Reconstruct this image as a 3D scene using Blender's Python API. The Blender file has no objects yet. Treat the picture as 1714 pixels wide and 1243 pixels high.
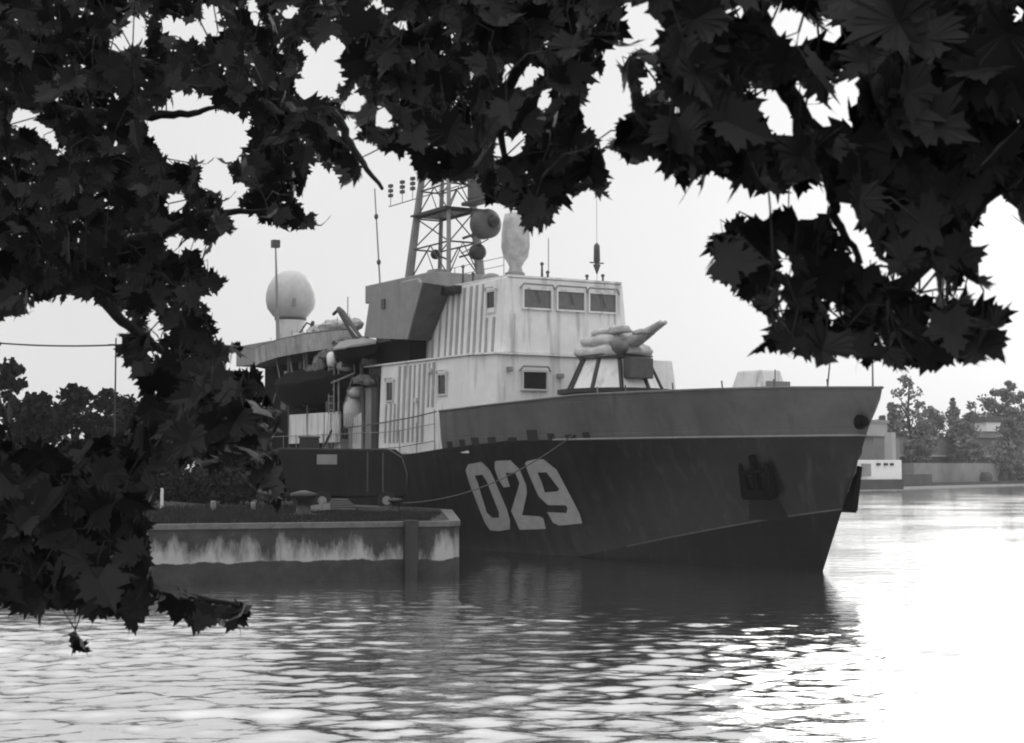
import bpy, bmesh, math, random
import numpy as np
from mathutils import Vector, Matrix, Quaternion
random.seed(7); rng = np.random.default_rng(7)
SC = bpy.context.scene
COL = SC.collection
R = math.radians

# ------------------------------------------------------------------ camera, sky, sun
F, CX, CY, CAMH = 2718.0, 857.0, 621.5, 4.0
PITCH = math.atan((780 - CY) / F)
cd = bpy.data.cameras.new('camera'); cam = bpy.data.objects.new('camera', cd); COL.objects.link(cam)
cam.location = (0, 0, CAMH); cam.rotation_euler = (R(90) + PITCH, 0, 0)
cd.sensor_width = 36; cd.lens = F / 1714 * 36; cd.clip_end = 5000; cd.clip_start = .05
cd.dof.use_dof = True; cd.dof.focus_distance = 60; cd.dof.aperture_fstop = 9
SC.camera = cam
SUN_EL, SUN_AZ = 17.0, 24.0        # azimuth measured clockwise from +Y (the view direction)
w = bpy.data.worlds.new('World'); SC.world = w; w.use_nodes = True
nt = w.node_tree; bg = nt.nodes['Background']
sky = nt.nodes.new('ShaderNodeTexSky'); sky.sky_type = 'NISHITA'; sky.sun_disc = False
sky.sun_elevation = R(SUN_EL); sky.sun_rotation = R(SUN_AZ); sky.dust_density = 4.0; sky.air_density = 1.0
bw = nt.nodes.new('ShaderNodeRGBToBW'); nt.links.new(sky.outputs[0], bw.inputs[0])
mx = nt.nodes.new('ShaderNodeMix'); mx.data_type = 'FLOAT'; mx.inputs[0].default_value = .94   # thin even overcast
nt.links.new(bw.outputs[0], mx.inputs[2]); mx.inputs[3].default_value = 6.75
tcw = nt.nodes.new('ShaderNodeTexCoord'); sxyz = nt.nodes.new('ShaderNodeSeparateXYZ'); nt.links.new(tcw.outputs['Generated'], sxyz.inputs[0])
ovr = nt.nodes.new('ShaderNodeMapRange'); ovr.inputs[1].default_value = .30; ovr.inputs[2].default_value = .95; ovr.inputs[3].default_value = 1.0; ovr.inputs[4].default_value = 2.3
nt.links.new(sxyz.outputs[2], ovr.inputs[0])                 # overcast cloud cover is brighter overhead than at the horizon
cld = nt.nodes.new('ShaderNodeTexNoise'); cld.inputs['Scale'].default_value = 2.2; cld.inputs['Detail'].default_value = 4
nt.links.new(tcw.outputs['Generated'], cld.inputs[0])
cmr = nt.nodes.new('ShaderNodeMapRange'); cmr.inputs[1].default_value = .3; cmr.inputs[2].default_value = .7; cmr.inputs[3].default_value = .90; cmr.inputs[4].default_value = 1.04
nt.links.new(cld.outputs[0], cmr.inputs[0])
mu = nt.nodes.new('ShaderNodeMath'); mu.operation = 'MULTIPLY'; nt.links.new(mx.outputs[0], mu.inputs[0]); nt.links.new(ovr.outputs[0], mu.inputs[1])
mu2 = nt.nodes.new('ShaderNodeMath'); mu2.operation = 'MULTIPLY'; nt.links.new(mu.outputs[0], mu2.inputs[0]); nt.links.new(cmr.outputs[0], mu2.inputs[1])
nt.links.new(mu2.outputs[0], bg.inputs[0]); bg.inputs[1].default_value = 0.10
sl = bpy.data.lights.new('sun', 'SUN'); sl.energy = .5; sl.specular_factor = .025; sl.angle = R(30); sl.color = (1, .99, .97)
so = bpy.data.objects.new('sun', sl); COL.objects.link(so)
sd = Vector((math.sin(R(SUN_AZ)) * math.cos(R(SUN_EL)), math.cos(R(SUN_AZ)) * math.cos(R(SUN_EL)), math.sin(R(SUN_EL))))
so.rotation_euler = sd.to_track_quat('Z', 'Y').to_euler()
SC.view_settings.view_transform = 'Standard'; SC.view_settings.look = 'None'
SC.view_settings.exposure = 0.32; SC.view_settings.gamma = 1
SC.render.filter_size = 2.0
SC.cycles.filter_width = 2.0
SC.cycles.max_bounces = 6; SC.cycles.volume_bounces = 1

# ------------------------------------------------------------------ helpers
def pix(px, py, D):
    x = (px - CX) / F; u = -(py - CY) / F
    y = math.cos(PITCH) - u * math.sin(PITCH); z = math.sin(PITCH) + u * math.cos(PITCH)
    k = D / y
    return Vector((x * k, D, CAMH + z * k))

def mat(name, v, rough=.6, var=.15, scale=3.0, streak=None, spec=.5, metal=0, lo=None, bump=0, sx=1, bscale=None):
    """grey procedural paint: noise mottling, optional vertical weather streaks of value `streak`"""
    m = bpy.data.materials.new(name); m.use_nodes = True
    n = m.node_tree.nodes; l = m.node_tree.links; b = n['Principled BSDF']
    b.inputs['Roughness'].default_value = rough; b.inputs['Metallic'].default_value = metal
    b.inputs['Specular IOR Level'].default_value = spec
    tc = n.new('ShaderNodeTexCoord'); mp = n.new('ShaderNodeMapping'); l.new(tc.outputs['Object'], mp.inputs[0])
    mp.inputs['Scale'].default_value = (sx, sx, 1)
    no = n.new('ShaderNodeTexNoise'); no.inputs['Scale'].default_value = scale; no.inputs['Detail'].default_value = 6
    no.inputs['Roughness'].default_value = .65
    l.new(mp.outputs[0], no.inputs[0])
    cr = n.new('ShaderNodeValToRGB'); l.new(no.outputs[0], cr.inputs[0])
    a = max(0, v * (1 - var)) if lo is None else lo; c = v * (1 + var)
    cr.color_ramp.elements[0].position = .3; cr.color_ramp.elements[1].position = .7
    cr.color_ramp.elements[0].color = (a, a, a, 1); cr.color_ramp.elements[1].color = (c, c, c, 1)
    out = cr.outputs[0]
    if streak is not None:
        mp2 = n.new('ShaderNodeMapping'); mp2.inputs['Scale'].default_value = (1, 1, .12); l.new(tc.outputs['Object'], mp2.inputs[0])
        n2 = n.new('ShaderNodeTexNoise'); n2.inputs['Scale'].default_value = 2.2; n2.inputs['Detail'].default_value = 5; l.new(mp2.outputs[0], n2.inputs[0])
        r2 = n.new('ShaderNodeValToRGB'); r2.color_ramp.elements[0].position = .54; r2.color_ramp.elements[1].position = .72
        l.new(n2.outputs[0], r2.inputs[0])
        m2 = n.new('ShaderNodeMix'); m2.data_type = 'RGBA'; l.new(r2.outputs[0], m2.inputs[0]); l.new(out, m2.inputs[6])
        m2.inputs[7].default_value = (streak, streak, streak, 1); out = m2.outputs[2]
    l.new(out, b.inputs['Base Color'])
    if bump:
        bp = n.new('ShaderNodeBump'); bp.inputs['Strength'].default_value = bump; bp.inputs['Distance'].default_value = .05
        nb = n.new('ShaderNodeTexNoise'); nb.inputs['Scale'].default_value = bscale or scale; nb.inputs['Detail'].default_value = 4
        l.new(tc.outputs['Object'], nb.inputs[0])
        l.new(nb.outputs[0], bp.inputs['Height']); l.new(bp.outputs[0], b.inputs['Normal'])
    return m

M = {}
M['hull'] = mat('hull_black_paint', .011, .40, .6, .45, streak=.026, spec=.3, bump=.45, bscale=.8)
M['boot'] = mat('boot_paint_chine_shade', .004, .45, .5, .8, streak=.016, spec=.22, bump=.2, bscale=.9)  # boot paint, darkened so its colour carries the shadow under the chine
M['bulwark'] = mat('bulwark_grey_paint', .085, .55, .3, .45, streak=.06, bump=.2, bscale=.8)
M['pale'] = mat('pale_grey_paint', .66, .6, .09, 1.2, streak=.36, bump=.15, bscale=1.1)
M['palesh'] = mat('pale_trim_paint', .5, .6, .1, 2)
M['strip'] = mat('strake_shadow_paint', .27, .6, .2, 2)
M['mid'] = mat('mid_grey_paint', .21, .6, .15, 1.5, streak=.17)
M['shade'] = mat('matt_black_and_shade', .008, .9, .4, 1.0, spec=.08)  # boat black; also paints in the shade below wing and platform
M['dark'] = mat('dark_fittings', .014, .5, .3, 3)
M['middark'] = mat('dark_grey_paint', .06, .6, .3, 2)
M['glass'] = mat('window_glass', .012, .25, .2, 2, spec=.35)
M['glassp'] = mat('wheelhouse_window_glass', .09, .12, .25, 3, spec=.7)
M['stain'] = mat('hawse_stain', .006, .6, .3, 2, spec=.25)
M['number'] = mat('hull_number_paint', .28, .6, .14, 2.5)
M['canvas'] = mat('weathered_canvas', .38, .85, .3, 2.2, bump=1.0, bscale=2.2)
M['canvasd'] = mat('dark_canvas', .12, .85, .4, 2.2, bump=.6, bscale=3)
M['band'] = mat('faded_bulwark_paint', .33, .7, .35, .9, streak=.16)
M['white'] = mat('white_paint', .7, .5, .06, 2)
M['radome'] = mat('radome_shell', .42, .45, .12, 1.3)
M['deck'] = mat('deck_paint', .10, .8, .2, 1)
M['rust'] = mat('anchor_iron', .004, .9, .4, 5, spec=.08)
M['rope'] = mat('mooring_rope_fibre', .07, .9, .3, 30)
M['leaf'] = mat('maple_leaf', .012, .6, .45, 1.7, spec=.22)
M['bark'] = mat('maple_bark', .010, .9, .4, 20, bump=.6)
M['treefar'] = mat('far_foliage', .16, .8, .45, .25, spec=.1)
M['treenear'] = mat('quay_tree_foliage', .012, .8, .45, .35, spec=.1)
M['farbark'] = mat('far_bark', .04, .9, .3, 3)
M['grass'] = mat('quay_turf', .018, .95, .7, 1.3, bump=.6, bscale=6)
M['soil'] = mat('bank_soil', .05, .95, .4, 1.0, bump=.5)
M['farland'] = mat('far_land', .09, .95, .3, .05)
M['farwall'] = mat('embankment_stone', .06, .9, .35, .22)
M['farwallp'] = mat('weathered_sea_wall', .20, .9, .35, .12)
M['farstrip'] = mat('embankment_footing', .33, .9, .15, .3)
M['shed'] = mat('shed_cladding', .16, .8, .12, .15, sx=2)
M['shedband'] = mat('shed_base_band', .06, .8, .2, .2)
M['trailer'] = mat('trailer_paint', .010, .6, .5, .9, streak=.018, spec=.2, bump=.5, bscale=1.5)
M['tyre'] = mat('tyre_rubber', .012, .8, .3, 6)

def quay_concrete():
    m = mat('quay_concrete', .030, .9, .45, 1.4, bump=.5, bscale=4)
    n = m.node_tree.nodes; l = m.node_tree.links; b = n['Principled BSDF']
    base = b.inputs['Base Color'].links[0].from_socket
    tc = n.new('ShaderNodeTexCoord'); sp = n.new('ShaderNodeSeparateXYZ'); l.new(tc.outputs['Object'], sp.inputs[0])
    mp = n.new('ShaderNodeMapping'); mp.inputs['Scale'].default_value = (.55, .55, .16); l.new(tc.outputs['Object'], mp.inputs[0])
    no = n.new('ShaderNodeTexNoise'); no.inputs['Scale'].default_value = 1.6; no.inputs['Detail'].default_value = 6; no.inputs['Roughness'].default_value = .7
    l.new(mp.outputs[0], no.inputs[0])
    # lime bloom: streaks run down the wall and are widest low down (z 0.1 .. 1.2)
    mr = n.new('ShaderNodeMapRange'); mr.inputs[1].default_value = 1.9; mr.inputs[2].default_value = .7; mr.inputs[3].default_value = -.16; mr.inputs[4].default_value = .17
    l.new(sp.outputs[2], mr.inputs[0])
    ad = n.new('ShaderNodeMath'); ad.operation = 'ADD'; l.new(no.outputs[0], ad.inputs[0]); l.new(mr.outputs[0], ad.inputs[1])
    cr = n.new('ShaderNodeValToRGB'); cr.color_ramp.elements[0].position = .47; cr.color_ramp.elements[1].position = .66
    cr.color_ramp.elements[1].color = (.75, .75, .75, 1)
    n3 = n.new('ShaderNodeTexNoise'); n3.inputs['Scale'].default_value = 1.1; n3.inputs['Detail'].default_value = 4; l.new(tc.outputs['Object'], n3.inputs[0])
    a3 = n.new('ShaderNodeMath'); a3.operation = 'MULTIPLY_ADD'; l.new(n3.outputs[0], a3.inputs[0]); a3.inputs[1].default_value = .35; l.new(sp.outputs[2], a3.inputs[2])
    st = n.new('ShaderNodeMapRange'); st.inputs[1].default_value = .80; st.inputs[2].default_value = .92; l.new(a3.outputs[0], st.inputs[0])   # weed line: below it the wall is wet and dark
    mm_ = n.new('ShaderNodeMath'); mm_.operation = 'MULTIPLY'; l.new(ad.outputs[0], mm_.inputs[0]); l.new(st.outputs[0], mm_.inputs[1])
    l.new(mm_.outputs[0], cr.inputs[0])
    mxx = n.new('ShaderNodeMix'); mxx.data_type = 'RGBA'; l.new(cr.outputs[0], mxx.inputs[0]); l.new(base, mxx.inputs[6]); mxx.inputs[7].default_value = (.40, .40, .40, 1)
    l.new(mxx.outputs[2], b.inputs['Base Color'])
    return m
M['quay'] = quay_concrete()
M['quayedge'] = mat('quay_coping', .10, .9, .35, 3, bump=.4)

def plated(m, amt):
    n = m.node_tree.nodes; l = m.node_tree.links; b = n['Principled BSDF']
    tc = n.new('ShaderNodeTexCoord'); sp = n.new('ShaderNodeSeparateXYZ'); l.new(tc.outputs['Object'], sp.inputs[0])
    cb = n.new('ShaderNodeCombineXYZ'); l.new(sp.outputs[0], cb.inputs[0]); l.new(sp.outputs[2], cb.inputs[1])
    br = n.new('ShaderNodeTexBrick'); l.new(cb.outputs[0], br.inputs[0]); br.inputs['Scale'].default_value = 1; br.inputs['Brick Width'].default_value = 4.2; br.inputs['Row Height'].default_value = 1.35; br.inputs['Mortar Size'].default_value = .035; br.inputs['Mortar Smooth'].default_value = .6
    wv = n.new('ShaderNodeTexWave'); wv.inputs['Scale'].default_value = .28; wv.inputs['Distortion'].default_value = 5; wv.inputs['Detail'].default_value = 2; l.new(cb.outputs[0], wv.inputs[0])
    b1 = n.new('ShaderNodeBump'); b1.invert = True; b1.inputs['Distance'].default_value = .03; b1.inputs['Strength'].default_value = amt; l.new(br.outputs['Fac'], b1.inputs['Height'])
    b2 = n.new('ShaderNodeBump'); b2.inputs['Distance'].default_value = .04; b2.inputs['Strength'].default_value = amt; l.new(wv.outputs[1], b2.inputs['Height'])
    l.new(b1.outputs[0], b2.inputs['Normal'])
    if b.inputs['Normal'].links: l.new(b.inputs['Normal'].links[0].from_socket, b1.inputs['Normal'])
    l.new(b2.outputs[0], b.inputs['Normal'])
plated(M['hull'], .16); plated(M['bulwark'], .3); plated(M['boot'], .12)

def water_mat():
    m = bpy.data.materials.new('harbour_water'); m.use_nodes = True
    n = m.node_tree.nodes; l = m.node_tree.links; b = n['Principled BSDF']
    b.inputs['Base Color'].default_value = (.62, .62, .62, 1); b.inputs['Metallic'].default_value = .96; b.inputs['Roughness'].default_value = .085
    b.inputs['IOR'].default_value = 2.0; b.inputs['Specular IOR Level'].default_value = .9
    tc = n.new('ShaderNodeTexCoord')
    def nz(sc, sx, sy, det):
        mp = n.new('ShaderNodeMapping'); mp.inputs['Scale'].default_value = (sx, sy, 1); mp.inputs['Rotation'].default_value = (0, 0, R(8))
        l.new(tc.outputs['Object'], mp.inputs[0])
        no = n.new('ShaderNodeTexNoise'); no.inputs['Scale'].default_value = sc; no.inputs['Detail'].default_value = det
        l.new(mp.outputs[0], no.inputs[0]); return no.outputs[0]
    a = nz(4.2, .38, 1.0, 3); c = nz(1.1, .4, 1.0, 2)
    big = nz(.07, 1, 1, 2)                                  # patches of calmer and more ruffled water
    cr = n.new('ShaderNodeMapRange'); cr.inputs[1].default_value = .35; cr.inputs[2].default_value = .65; cr.inputs[3].default_value = .25; cr.inputs[4].default_value = 1.0
    l.new(big, cr.inputs[0])
    b1 = n.new('ShaderNodeBump'); b1.inputs['Distance'].default_value = .030; l.new(a, b1.inputs['Height']); l.new(cr.outputs[0], b1.inputs['Strength'])
    b2 = n.new('ShaderNodeBump'); b2.inputs['Distance'].default_value = .05; l.new(c, b2.inputs['Height']); l.new(cr.outputs[0], b2.inputs['Strength'])
    l.new(b1.outputs[0], b2.inputs['Normal']); l.new(b2.outputs[0], b.inputs['Normal'])
    return m
M['water'] = water_mat()

def link(name, bm, m, parent=None, smooth=False):
    me = bpy.data.meshes.new(name); bm.to_mesh(me); bm.free()
    if m is not None:
        for mm in (m if isinstance(m, (list, tuple)) else [m]): me.materials.append(mm)
    if smooth:
        for p in me.polygons: p.use_smooth = True
    o = bpy.data.objects.new(name, me); COL.objects.link(o)
    if parent is not None: o.parent = parent
    return o
def root(name, label, cat, loc=(0, 0, 0), rz=0, group=None):
    o = bpy.data.objects.new(name, None); COL.objects.link(o); o.location = loc; o.rotation_euler = (0, 0, rz)
    o.empty_display_size = .3
    return tag(o, label, cat, group)
def tag(o, label=None, cat=None, group=None, kind=None):
    if label: o['label'] = label
    if cat: o['category'] = cat
    if group: o['group'] = group
    if kind: o['kind'] = kind
    return o
def BM(): return bmesh.new()
def box(bm, x0, x1, y0, y1, z0, z1, mi=0):
    v = [bm.verts.new(p) for p in ((x0, y0, z0), (x1, y0, z0), (x1, y1, z0), (x0, y1, z0), (x0, y0, z1), (x1, y0, z1), (x1, y1, z1), (x0, y1, z1))]
    for f in ((0, 3, 2, 1), (4, 5, 6, 7), (0, 1, 5, 4), (1, 2, 6, 5), (2, 3, 7, 6), (3, 0, 4, 7)):
        bm.faces.new([v[i] for i in f]).material_index = mi
def hexa(bm, lo, hi):
    """prism between two 3-D loops of equal length"""
    a = [bm.verts.new(p) for p in lo]; b = [bm.verts.new(p) for p in hi]; n = len(a)
    bm.faces.new(a[::-1]); bm.faces.new(b)
    for i in range(n): bm.faces.new((a[i], a[(i + 1) % n], b[(i + 1) % n], b[i]))
    bmesh.ops.recalc_face_normals(bm, faces=bm.faces)
def tube(bm, pts, r, n=6, r1=None):
    pts = [Vector(p) for p in pts]; rings = []
    for i, p in enumerate(pts):
        d = (pts[min(i + 1, len(pts) - 1)] - pts[max(i - 1, 0)]).normalized()
        u = d.orthogonal().normalized(); v = d.cross(u)
        if i and (u.dot(pu) < .2 or True):
            u = (pu - d * pu.dot(d)).normalized() if (pu - d * pu.dot(d)).length > .01 else u; v = d.cross(u)
        pu = u
        rr = r if r1 is None else r + (r1 - r) * i / max(1, len(pts) - 1)
        rings.append([bm.verts.new(p + (u * math.cos(2 * math.pi * k / n) + v * math.sin(2 * math.pi * k / n)) * rr) for k in range(n)])
    for a, b in zip(rings, rings[1:]):
        for k in range(n): bm.faces.new((a[k], a[(k + 1) % n], b[(k + 1) % n], b[k]))
    bm.faces.new(rings[0][::-1]); bm.faces.new(rings[-1])
def lathe(bm, prof, c=(0, 0), n=20):
    """profile of (r, z) round a vertical axis at c"""
    rings = [[bm.verts.new((c[0] + max(r, .001) * math.cos(2 * math.pi * k / n), c[1] + max(r, .001) * math.sin(2 * math.pi * k / n), z)) for k in range(n)] for r, z in prof]
    for a, b in zip(rings, rings[1:]):
        for k in range(n): bm.faces.new((a[k], a[(k + 1) % n], b[(k + 1) % n], b[k]))
    bm.faces.new(rings[0][::-1]); bm.faces.new(rings[-1])
def ball(bm, c, rx, ry, rz, seg=14, rings=9, jit=0):
    m = Matrix.Translation(c) @ Matrix.Diagonal((rx, ry, rz, 1))
    r = bmesh.ops.create_uvsphere(bm, u_segments=seg, v_segments=rings, radius=1, matrix=m)
    if jit:
        for v in r['verts']: v.co += Vector((random.uniform(-1, 1), random.uniform(-1, 1), random.uniform(-1, 1))) * jit
def sag(a, b, d, n=16): 
    a, b = Vector(a), Vector(b); return [a.lerp(b, t) - Vector((0, 0, 4 * d * t * (1 - t))) for t in np.linspace(0, 1, n)]
def bevel(o, wd=.02, seg=2):
    md = o.modifiers.new('bevel', 'BEVEL'); md.width = wd; md.segments = seg; md.limit_method = 'ANGLE'; return o

# ------------------------------------------------------------------ water, land
def spaced(a, b, step, far, g=1.25):
    core = list(np.arange(a, b + 1e-6, step)); lo, hi = [], []
    s = step; x = a
    while x > -far: s *= g; x -= s; lo.append(x)
    s = step; x = b
    while x < far: s *= g; x += s; hi.append(x)
    return np.array(lo[::-1] + core + hi)
def make_water():
    xs = spaced(-24, 26, .13, 2600); ys = spaced(15, 64, .13, 2600)
    X, Y = np.meshgrid(xs, ys)
    Z = np.zeros_like(X); tot = 0
    for i in range(70):
        lam = math.exp(rng.uniform(math.log(.38), math.log(1.9))); th = rng.normal(math.pi / 2 + .1, .62)
        k = 2 * math.pi / lam; amp = .0042 * lam ** .6
        ph = rng.uniform(0, 6.283)
        Z += amp * np.sin(k * (X * math.cos(th) + Y * math.sin(th)) + ph + .8 * np.sin(X * .23 + i) + .8 * np.sin(Y * .19 + 2 * i))
    env = np.clip((X + 26) / 6, 0, 1) * np.clip((28 - X) / 6, 0, 1) * np.clip((Y - 13) / 4, 0, 1) * np.clip((66 - Y) / 12, 0, 1)
    # the lee beside the quay and the bow is calmer
    calm = np.clip((56 - Y) / 22, .16, 1)
    patch = .75 + .35 * np.sin(X * .31 + 1.3 * np.sin(Y * .12)) * np.sin(Y * .21 + .7)
    Z *= env * calm * patch
    nx, ny = len(xs), len(ys)
    co = np.stack([X.ravel(), Y.ravel(), Z.ravel()], 1)
    i = np.arange(nx * ny).reshape(ny, nx)
    q = np.stack([i[:-1, :-1], i[:-1, 1:], i[1:, 1:], i[1:, :-1]], -1).reshape(-1, 4)
    me = bpy.data.meshes.new('water'); me.vertices.add(len(co)); me.vertices.foreach_set('co', co.ravel())
    me.loops.add(q.size); me.loops.foreach_set('vertex_index', q.ravel().astype(np.int32))
    me.polygons.add(len(q)); me.polygons.foreach_set('loop_start', np.arange(0, q.size, 4, dtype=np.int32))
    me.update(); me.validate(); me.shade_smooth()
    me.materials.append(M['water'])
    o = bpy.data.objects.new('water', me); COL.objects.link(o); tag(o, kind='structure')
make_water()

def sheet(name, poly, z, zb, m, kind='structure'):
    bm = BM(); hexa(bm, [(x, y, zb) for x, y in poly], [(x, y, z) for x, y in poly]); o = link(name, bm, m); tag(o, kind=kind); return o
# the bank the photographer stands on (wholly below the frame), sloping into the water
bm = BM()
rows = [(-80, 2.4), (4.5, 2.4), (6.5, 1.9), (9, .4), (11, -1.2)]
g = [[bm.verts.new((x, y, z + random.uniform(-.05, .05))) for x in range(-60, 61, 4)] for y, z in rows]
for a, b in zip(g, g[1:]):
    for k in range(len(a) - 1): bm.faces.new((a[k], a[k + 1], b[k + 1], b[k]))
tag(link('ground', bm, M['soil']), kind='structure')
# far shore: one sheet of land reaching the horizon
sheet('far_shore', [(-2600, 235), (20, 240), (57.6, 274), (131, 416), (900, 1500), (2600, 2600), (-2600, 2600)], 1.0, -1.5, M['farland'])

# ------------------------------------------------------------------ ship
ANG = R(120.5); AX = Vector((math.cos(ANG), math.sin(ANG), 0)); NX = Vector((-AX.y, AX.x, 0)); BOW = Vector((11.8, 62, 0))
def sw(s, t, z): return BOW + AX * s + NX * t + Vector((0, 0, z))      # ship -> world
ship = root('minesweeper_ship', 'black-hulled naval minesweeper with pale grey superstructure and 029 painted on its bow', 'ship', BOW, ANG)
DX = [0, 1, 3, 6, 10, 14, 20, 26, 32, 48, 60]
BT = [0, .62, 1.85, 3.2, 4.0, 4.5, 4.8, 4.85, 4.85, 4.7, 4.2]
BK = [0, .52, 1.45, 2.65, 3.6, 4.2, 4.6, 4.75, 4.8, 4.65, 4.1]
BC = [0, .3, .8, 1.45, 2.2, 2.9, 3.75, 4.3, 4.5, 4.4, 3.8]
BW = [0, .2, .6, 1.15, 1.8, 2.45, 3.4, 4.0, 4.3, 4.2, 3.6]
ip = lambda x, a, b: float(np.interp(x, a, b))
def zc(s): return ip(s, [-1.13, 2, 5, 9, 13.5, 60], [2.38, 1.95, 1.45, .75, 0, -.02])
def sst(z): return ip(z, [-1.5, 0, 2.38, 5.15, 6.85], [.5, 0, -1.13, -2.47, -3.35])
def half(s, z):
    if s <= sst(z): return 0.0
    zq = zc(s); c = ip(s + 1.13 * max(0, zq) / 2.38, DX, BC); wl = ip(s, DX, BW); k = ip(s + 2.47, DX, BK); t = ip(s + 3.35, DX, BT)
    if s > 4: c = wl + (c - wl) * min(1, zq / .9)
    if s > 13.5: c = wl
    if z < 0: return wl * (1 + z * .35)
    if z < zq: return wl + (c - wl) * z / max(.05, zq)
    if z < 5.15: return c + (k - c) * (z - zq) / (5.15 - zq)
    return k + (t - k) * (z - 5.15) / 1.7
def ztop(s): return ip(s, [-3.35, 0, 10, 22], [6.86, 6.95, 7.0, 6.66])
def zblack(s): return ip(s, [-3, 12, 16, 22, 27, 60], [5.15, 5.15, 5.15, 4.85, 4.5, 4.5])
stations = [-3.35, -3.1, -2.8, -2.47, -2.1, -1.7, -1.13, -.6, 0, .7, 1.5, 2.5, 3.5, 4.7, 6, 7.5, 9, 10, 10.5, 11] + [11.5 + .25 * i for i in range(40)] + [22, 24, 26, 28, 31, 35, 40, 45, 50, 55, 59]
def loft(name, zlow, zhigh, nz, m, s0=-9, s1=99, off=0.0, parent=ship, smooth=True, flip=False):
    bm = BM()
    for side in (1, -1):
        cols = []
        ss = [s for s in stations if s0 <= s <= s1]
        # true stem edge: every row starts exactly on the stem
        for s in ss:
            col = []
            za, zb = zlow(s), zhigh(s)
            for i in range(nz + 1):
                z = za + (zb - za) * i / nz
                st = sst(z); s_ = max(s, st)
                col.append(bm.verts.new((s_, side * (half(s_, z) + off), z)))
            cols.append(col)
        for a, b in zip(cols, cols[1:]):
            for i in range(nz):
                vs = (a[i], b[i], b[i + 1], a[i + 1]); vs = vs if side > 0 else vs[::-1]
                try: bm.faces.new(vs)
                except ValueError: pass
    bmesh.ops.remove_doubles(bm, verts=bm.verts, dist=.002)
    bmesh.ops.dissolve_degenerate(bm, edges=bm.edges, dist=.001)
    return link(name, bm, m, parent, smooth)
hull = loft('hull', lambda s: zc(s), zblack, 12, M['hull'])
lower = loft('lower_hull', lambda s: -1.4, lambda s: zc(s), 5, M['boot'], parent=hull)
bul = loft('bulwark', zblack, ztop, 4, M['bulwark'], s1=22)
# transom
bm = BM(); vs = [bm.verts.new((59, t * half(59, z), z)) for t, z in ((1, -.5), (1, 4.5), (-1, 4.5), (-1, -.5))]; bm.faces.new(vs); link('transom', bm, M['hull'], ship)
# inner face and cap of the bulwark, rubbing strakes
def rail_along(name, zf, r, m, s0, s1, off=0, parent=None, sides=(1, -1)):
    bm = BM()
    for side in sides:
        pts = []
        for s in stations:
            if s0 <= s <= s1:
                z = zf(s); s_ = max(s, sst(z)); p = Vector((s_, side * (half(s_, z) + off), z))
                if not pts or (p - pts[-1]).length > .05: pts.append(p)
        tube(bm, pts, r, 6)
    return link(name, bm, m, parent or ship, True)
rail_along('cap_rail', ztop, .055, M['bulwark'], -3.35, 22, parent=bul)
rail_along('knuckle_strake', lambda s: zblack(s), .045, M['mid'], -2.47, 12.5, .0, parent=bul)
rail_along('chine_rail', lambda s: zc(s) + .02, .035, M['middark'], -1.13, 10, .0, parent=hull)
# dark freeing ports cut along the lower edge of the bulwark
for s, wd, h in ((11.2, .7, .26), (12.6, .5, .32), (14.0, .8, .5), (15.6, .7, .2), (17.3, .65, .3), (18.8, .65, .38), (20.0, .5, .36), (21.2, .45, .34), (10.2, .45, .34)):
    bm = BM(); z0 = zblack(s) - .05
    for i in range(3):
        a = s - wd / 2 + wd * i / 3; b_ = a + wd / 3 - .0
        q = [(a, half(a, z0) + .02, z0), (b_, half(b_, z0) + .02, z0), (b_, half(b_, z0 + h) + .02, z0 + h), (a, half(a, z0 + h) + .02, z0 + h)]
        hexa(bm, [(x, y - .10, z) for x, y, z in q], q)
    link('freeing_port', bm, M['dark'], bul)
# decks
def deck(name, zf, s0, s1, m, inset=.04):
    bm = BM(); L, Rr = [], []
    for s in stations:
        if s0 <= s <= s1:
            z = zf(s); h = max(0.02, half(max(s, sst(z)), z) - inset)
            L.append(bm.verts.new((s, h, z))); Rr.append(bm.verts.new((s, -h, z)))
    for i in range(len(L) - 1): bm.faces.new((L[i], Rr[i], Rr[i + 1], L[i + 1]))
    return link(name, bm, m, ship)
deck('foredeck', lambda s: 6.0, -2.8, 22, M['deck'])
deck('main_deck', lambda s: zblack(s) - .02, 20, 59, M['deck'])

# hull number, painted on the flare of the starboard bow
def paint(name, outer, hole, off=.035):
    bm = BM()
    def edgeloop(pts):
        v = [bm.verts.new((x, 0, z)) for x, z in pts]
        for i in range(len(v)): bm.edges.new((v[i], v[(i + 1) % len(v)]))
    edgeloop(outer)
    if hole: edgeloop(hole)
    bmesh.ops.triangle_fill(bm, edges=bm.edges, use_beauty=True)
    for ax, lo, hi in ((0, 12, 21), (2, .8, 4.8)):
        x = lo
        while x < hi:
            co = [0, 0, 0]; co[ax] = x; no = [0, 0, 0]; no[ax] = 1
            bmesh.ops.bisect_plane(bm, geom=bm.verts[:] + bm.edges[:] + bm.faces[:], plane_co=co, plane_no=no); x += .25
    for v in bm.verts: v.co.y = half(v.co.x, v.co.z) + off
    bmesh.ops.recalc_face_normals(bm, faces=bm.faces)
    return link(name, bm, M['number'], hull)
D0 = [(19.82, 4.09), (18.6, 4.2), (18.1, 3.87), (17.93, 3.56), (17.49, 2.02), (17.49, 1.51), (17.68, 1.08), (18.57, 0.97), (19.21, 0.98), (19.5, 1.34), (20.1, 3.31), (20.16, 3.82)]
D0h = [(19.46, 3.55), (18.79, 3.61), (18.54, 3.28), (18.18, 1.85), (18.28, 1.61), (18.78, 1.58), (19.15, 1.82), (19.34, 3.24)]
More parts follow.
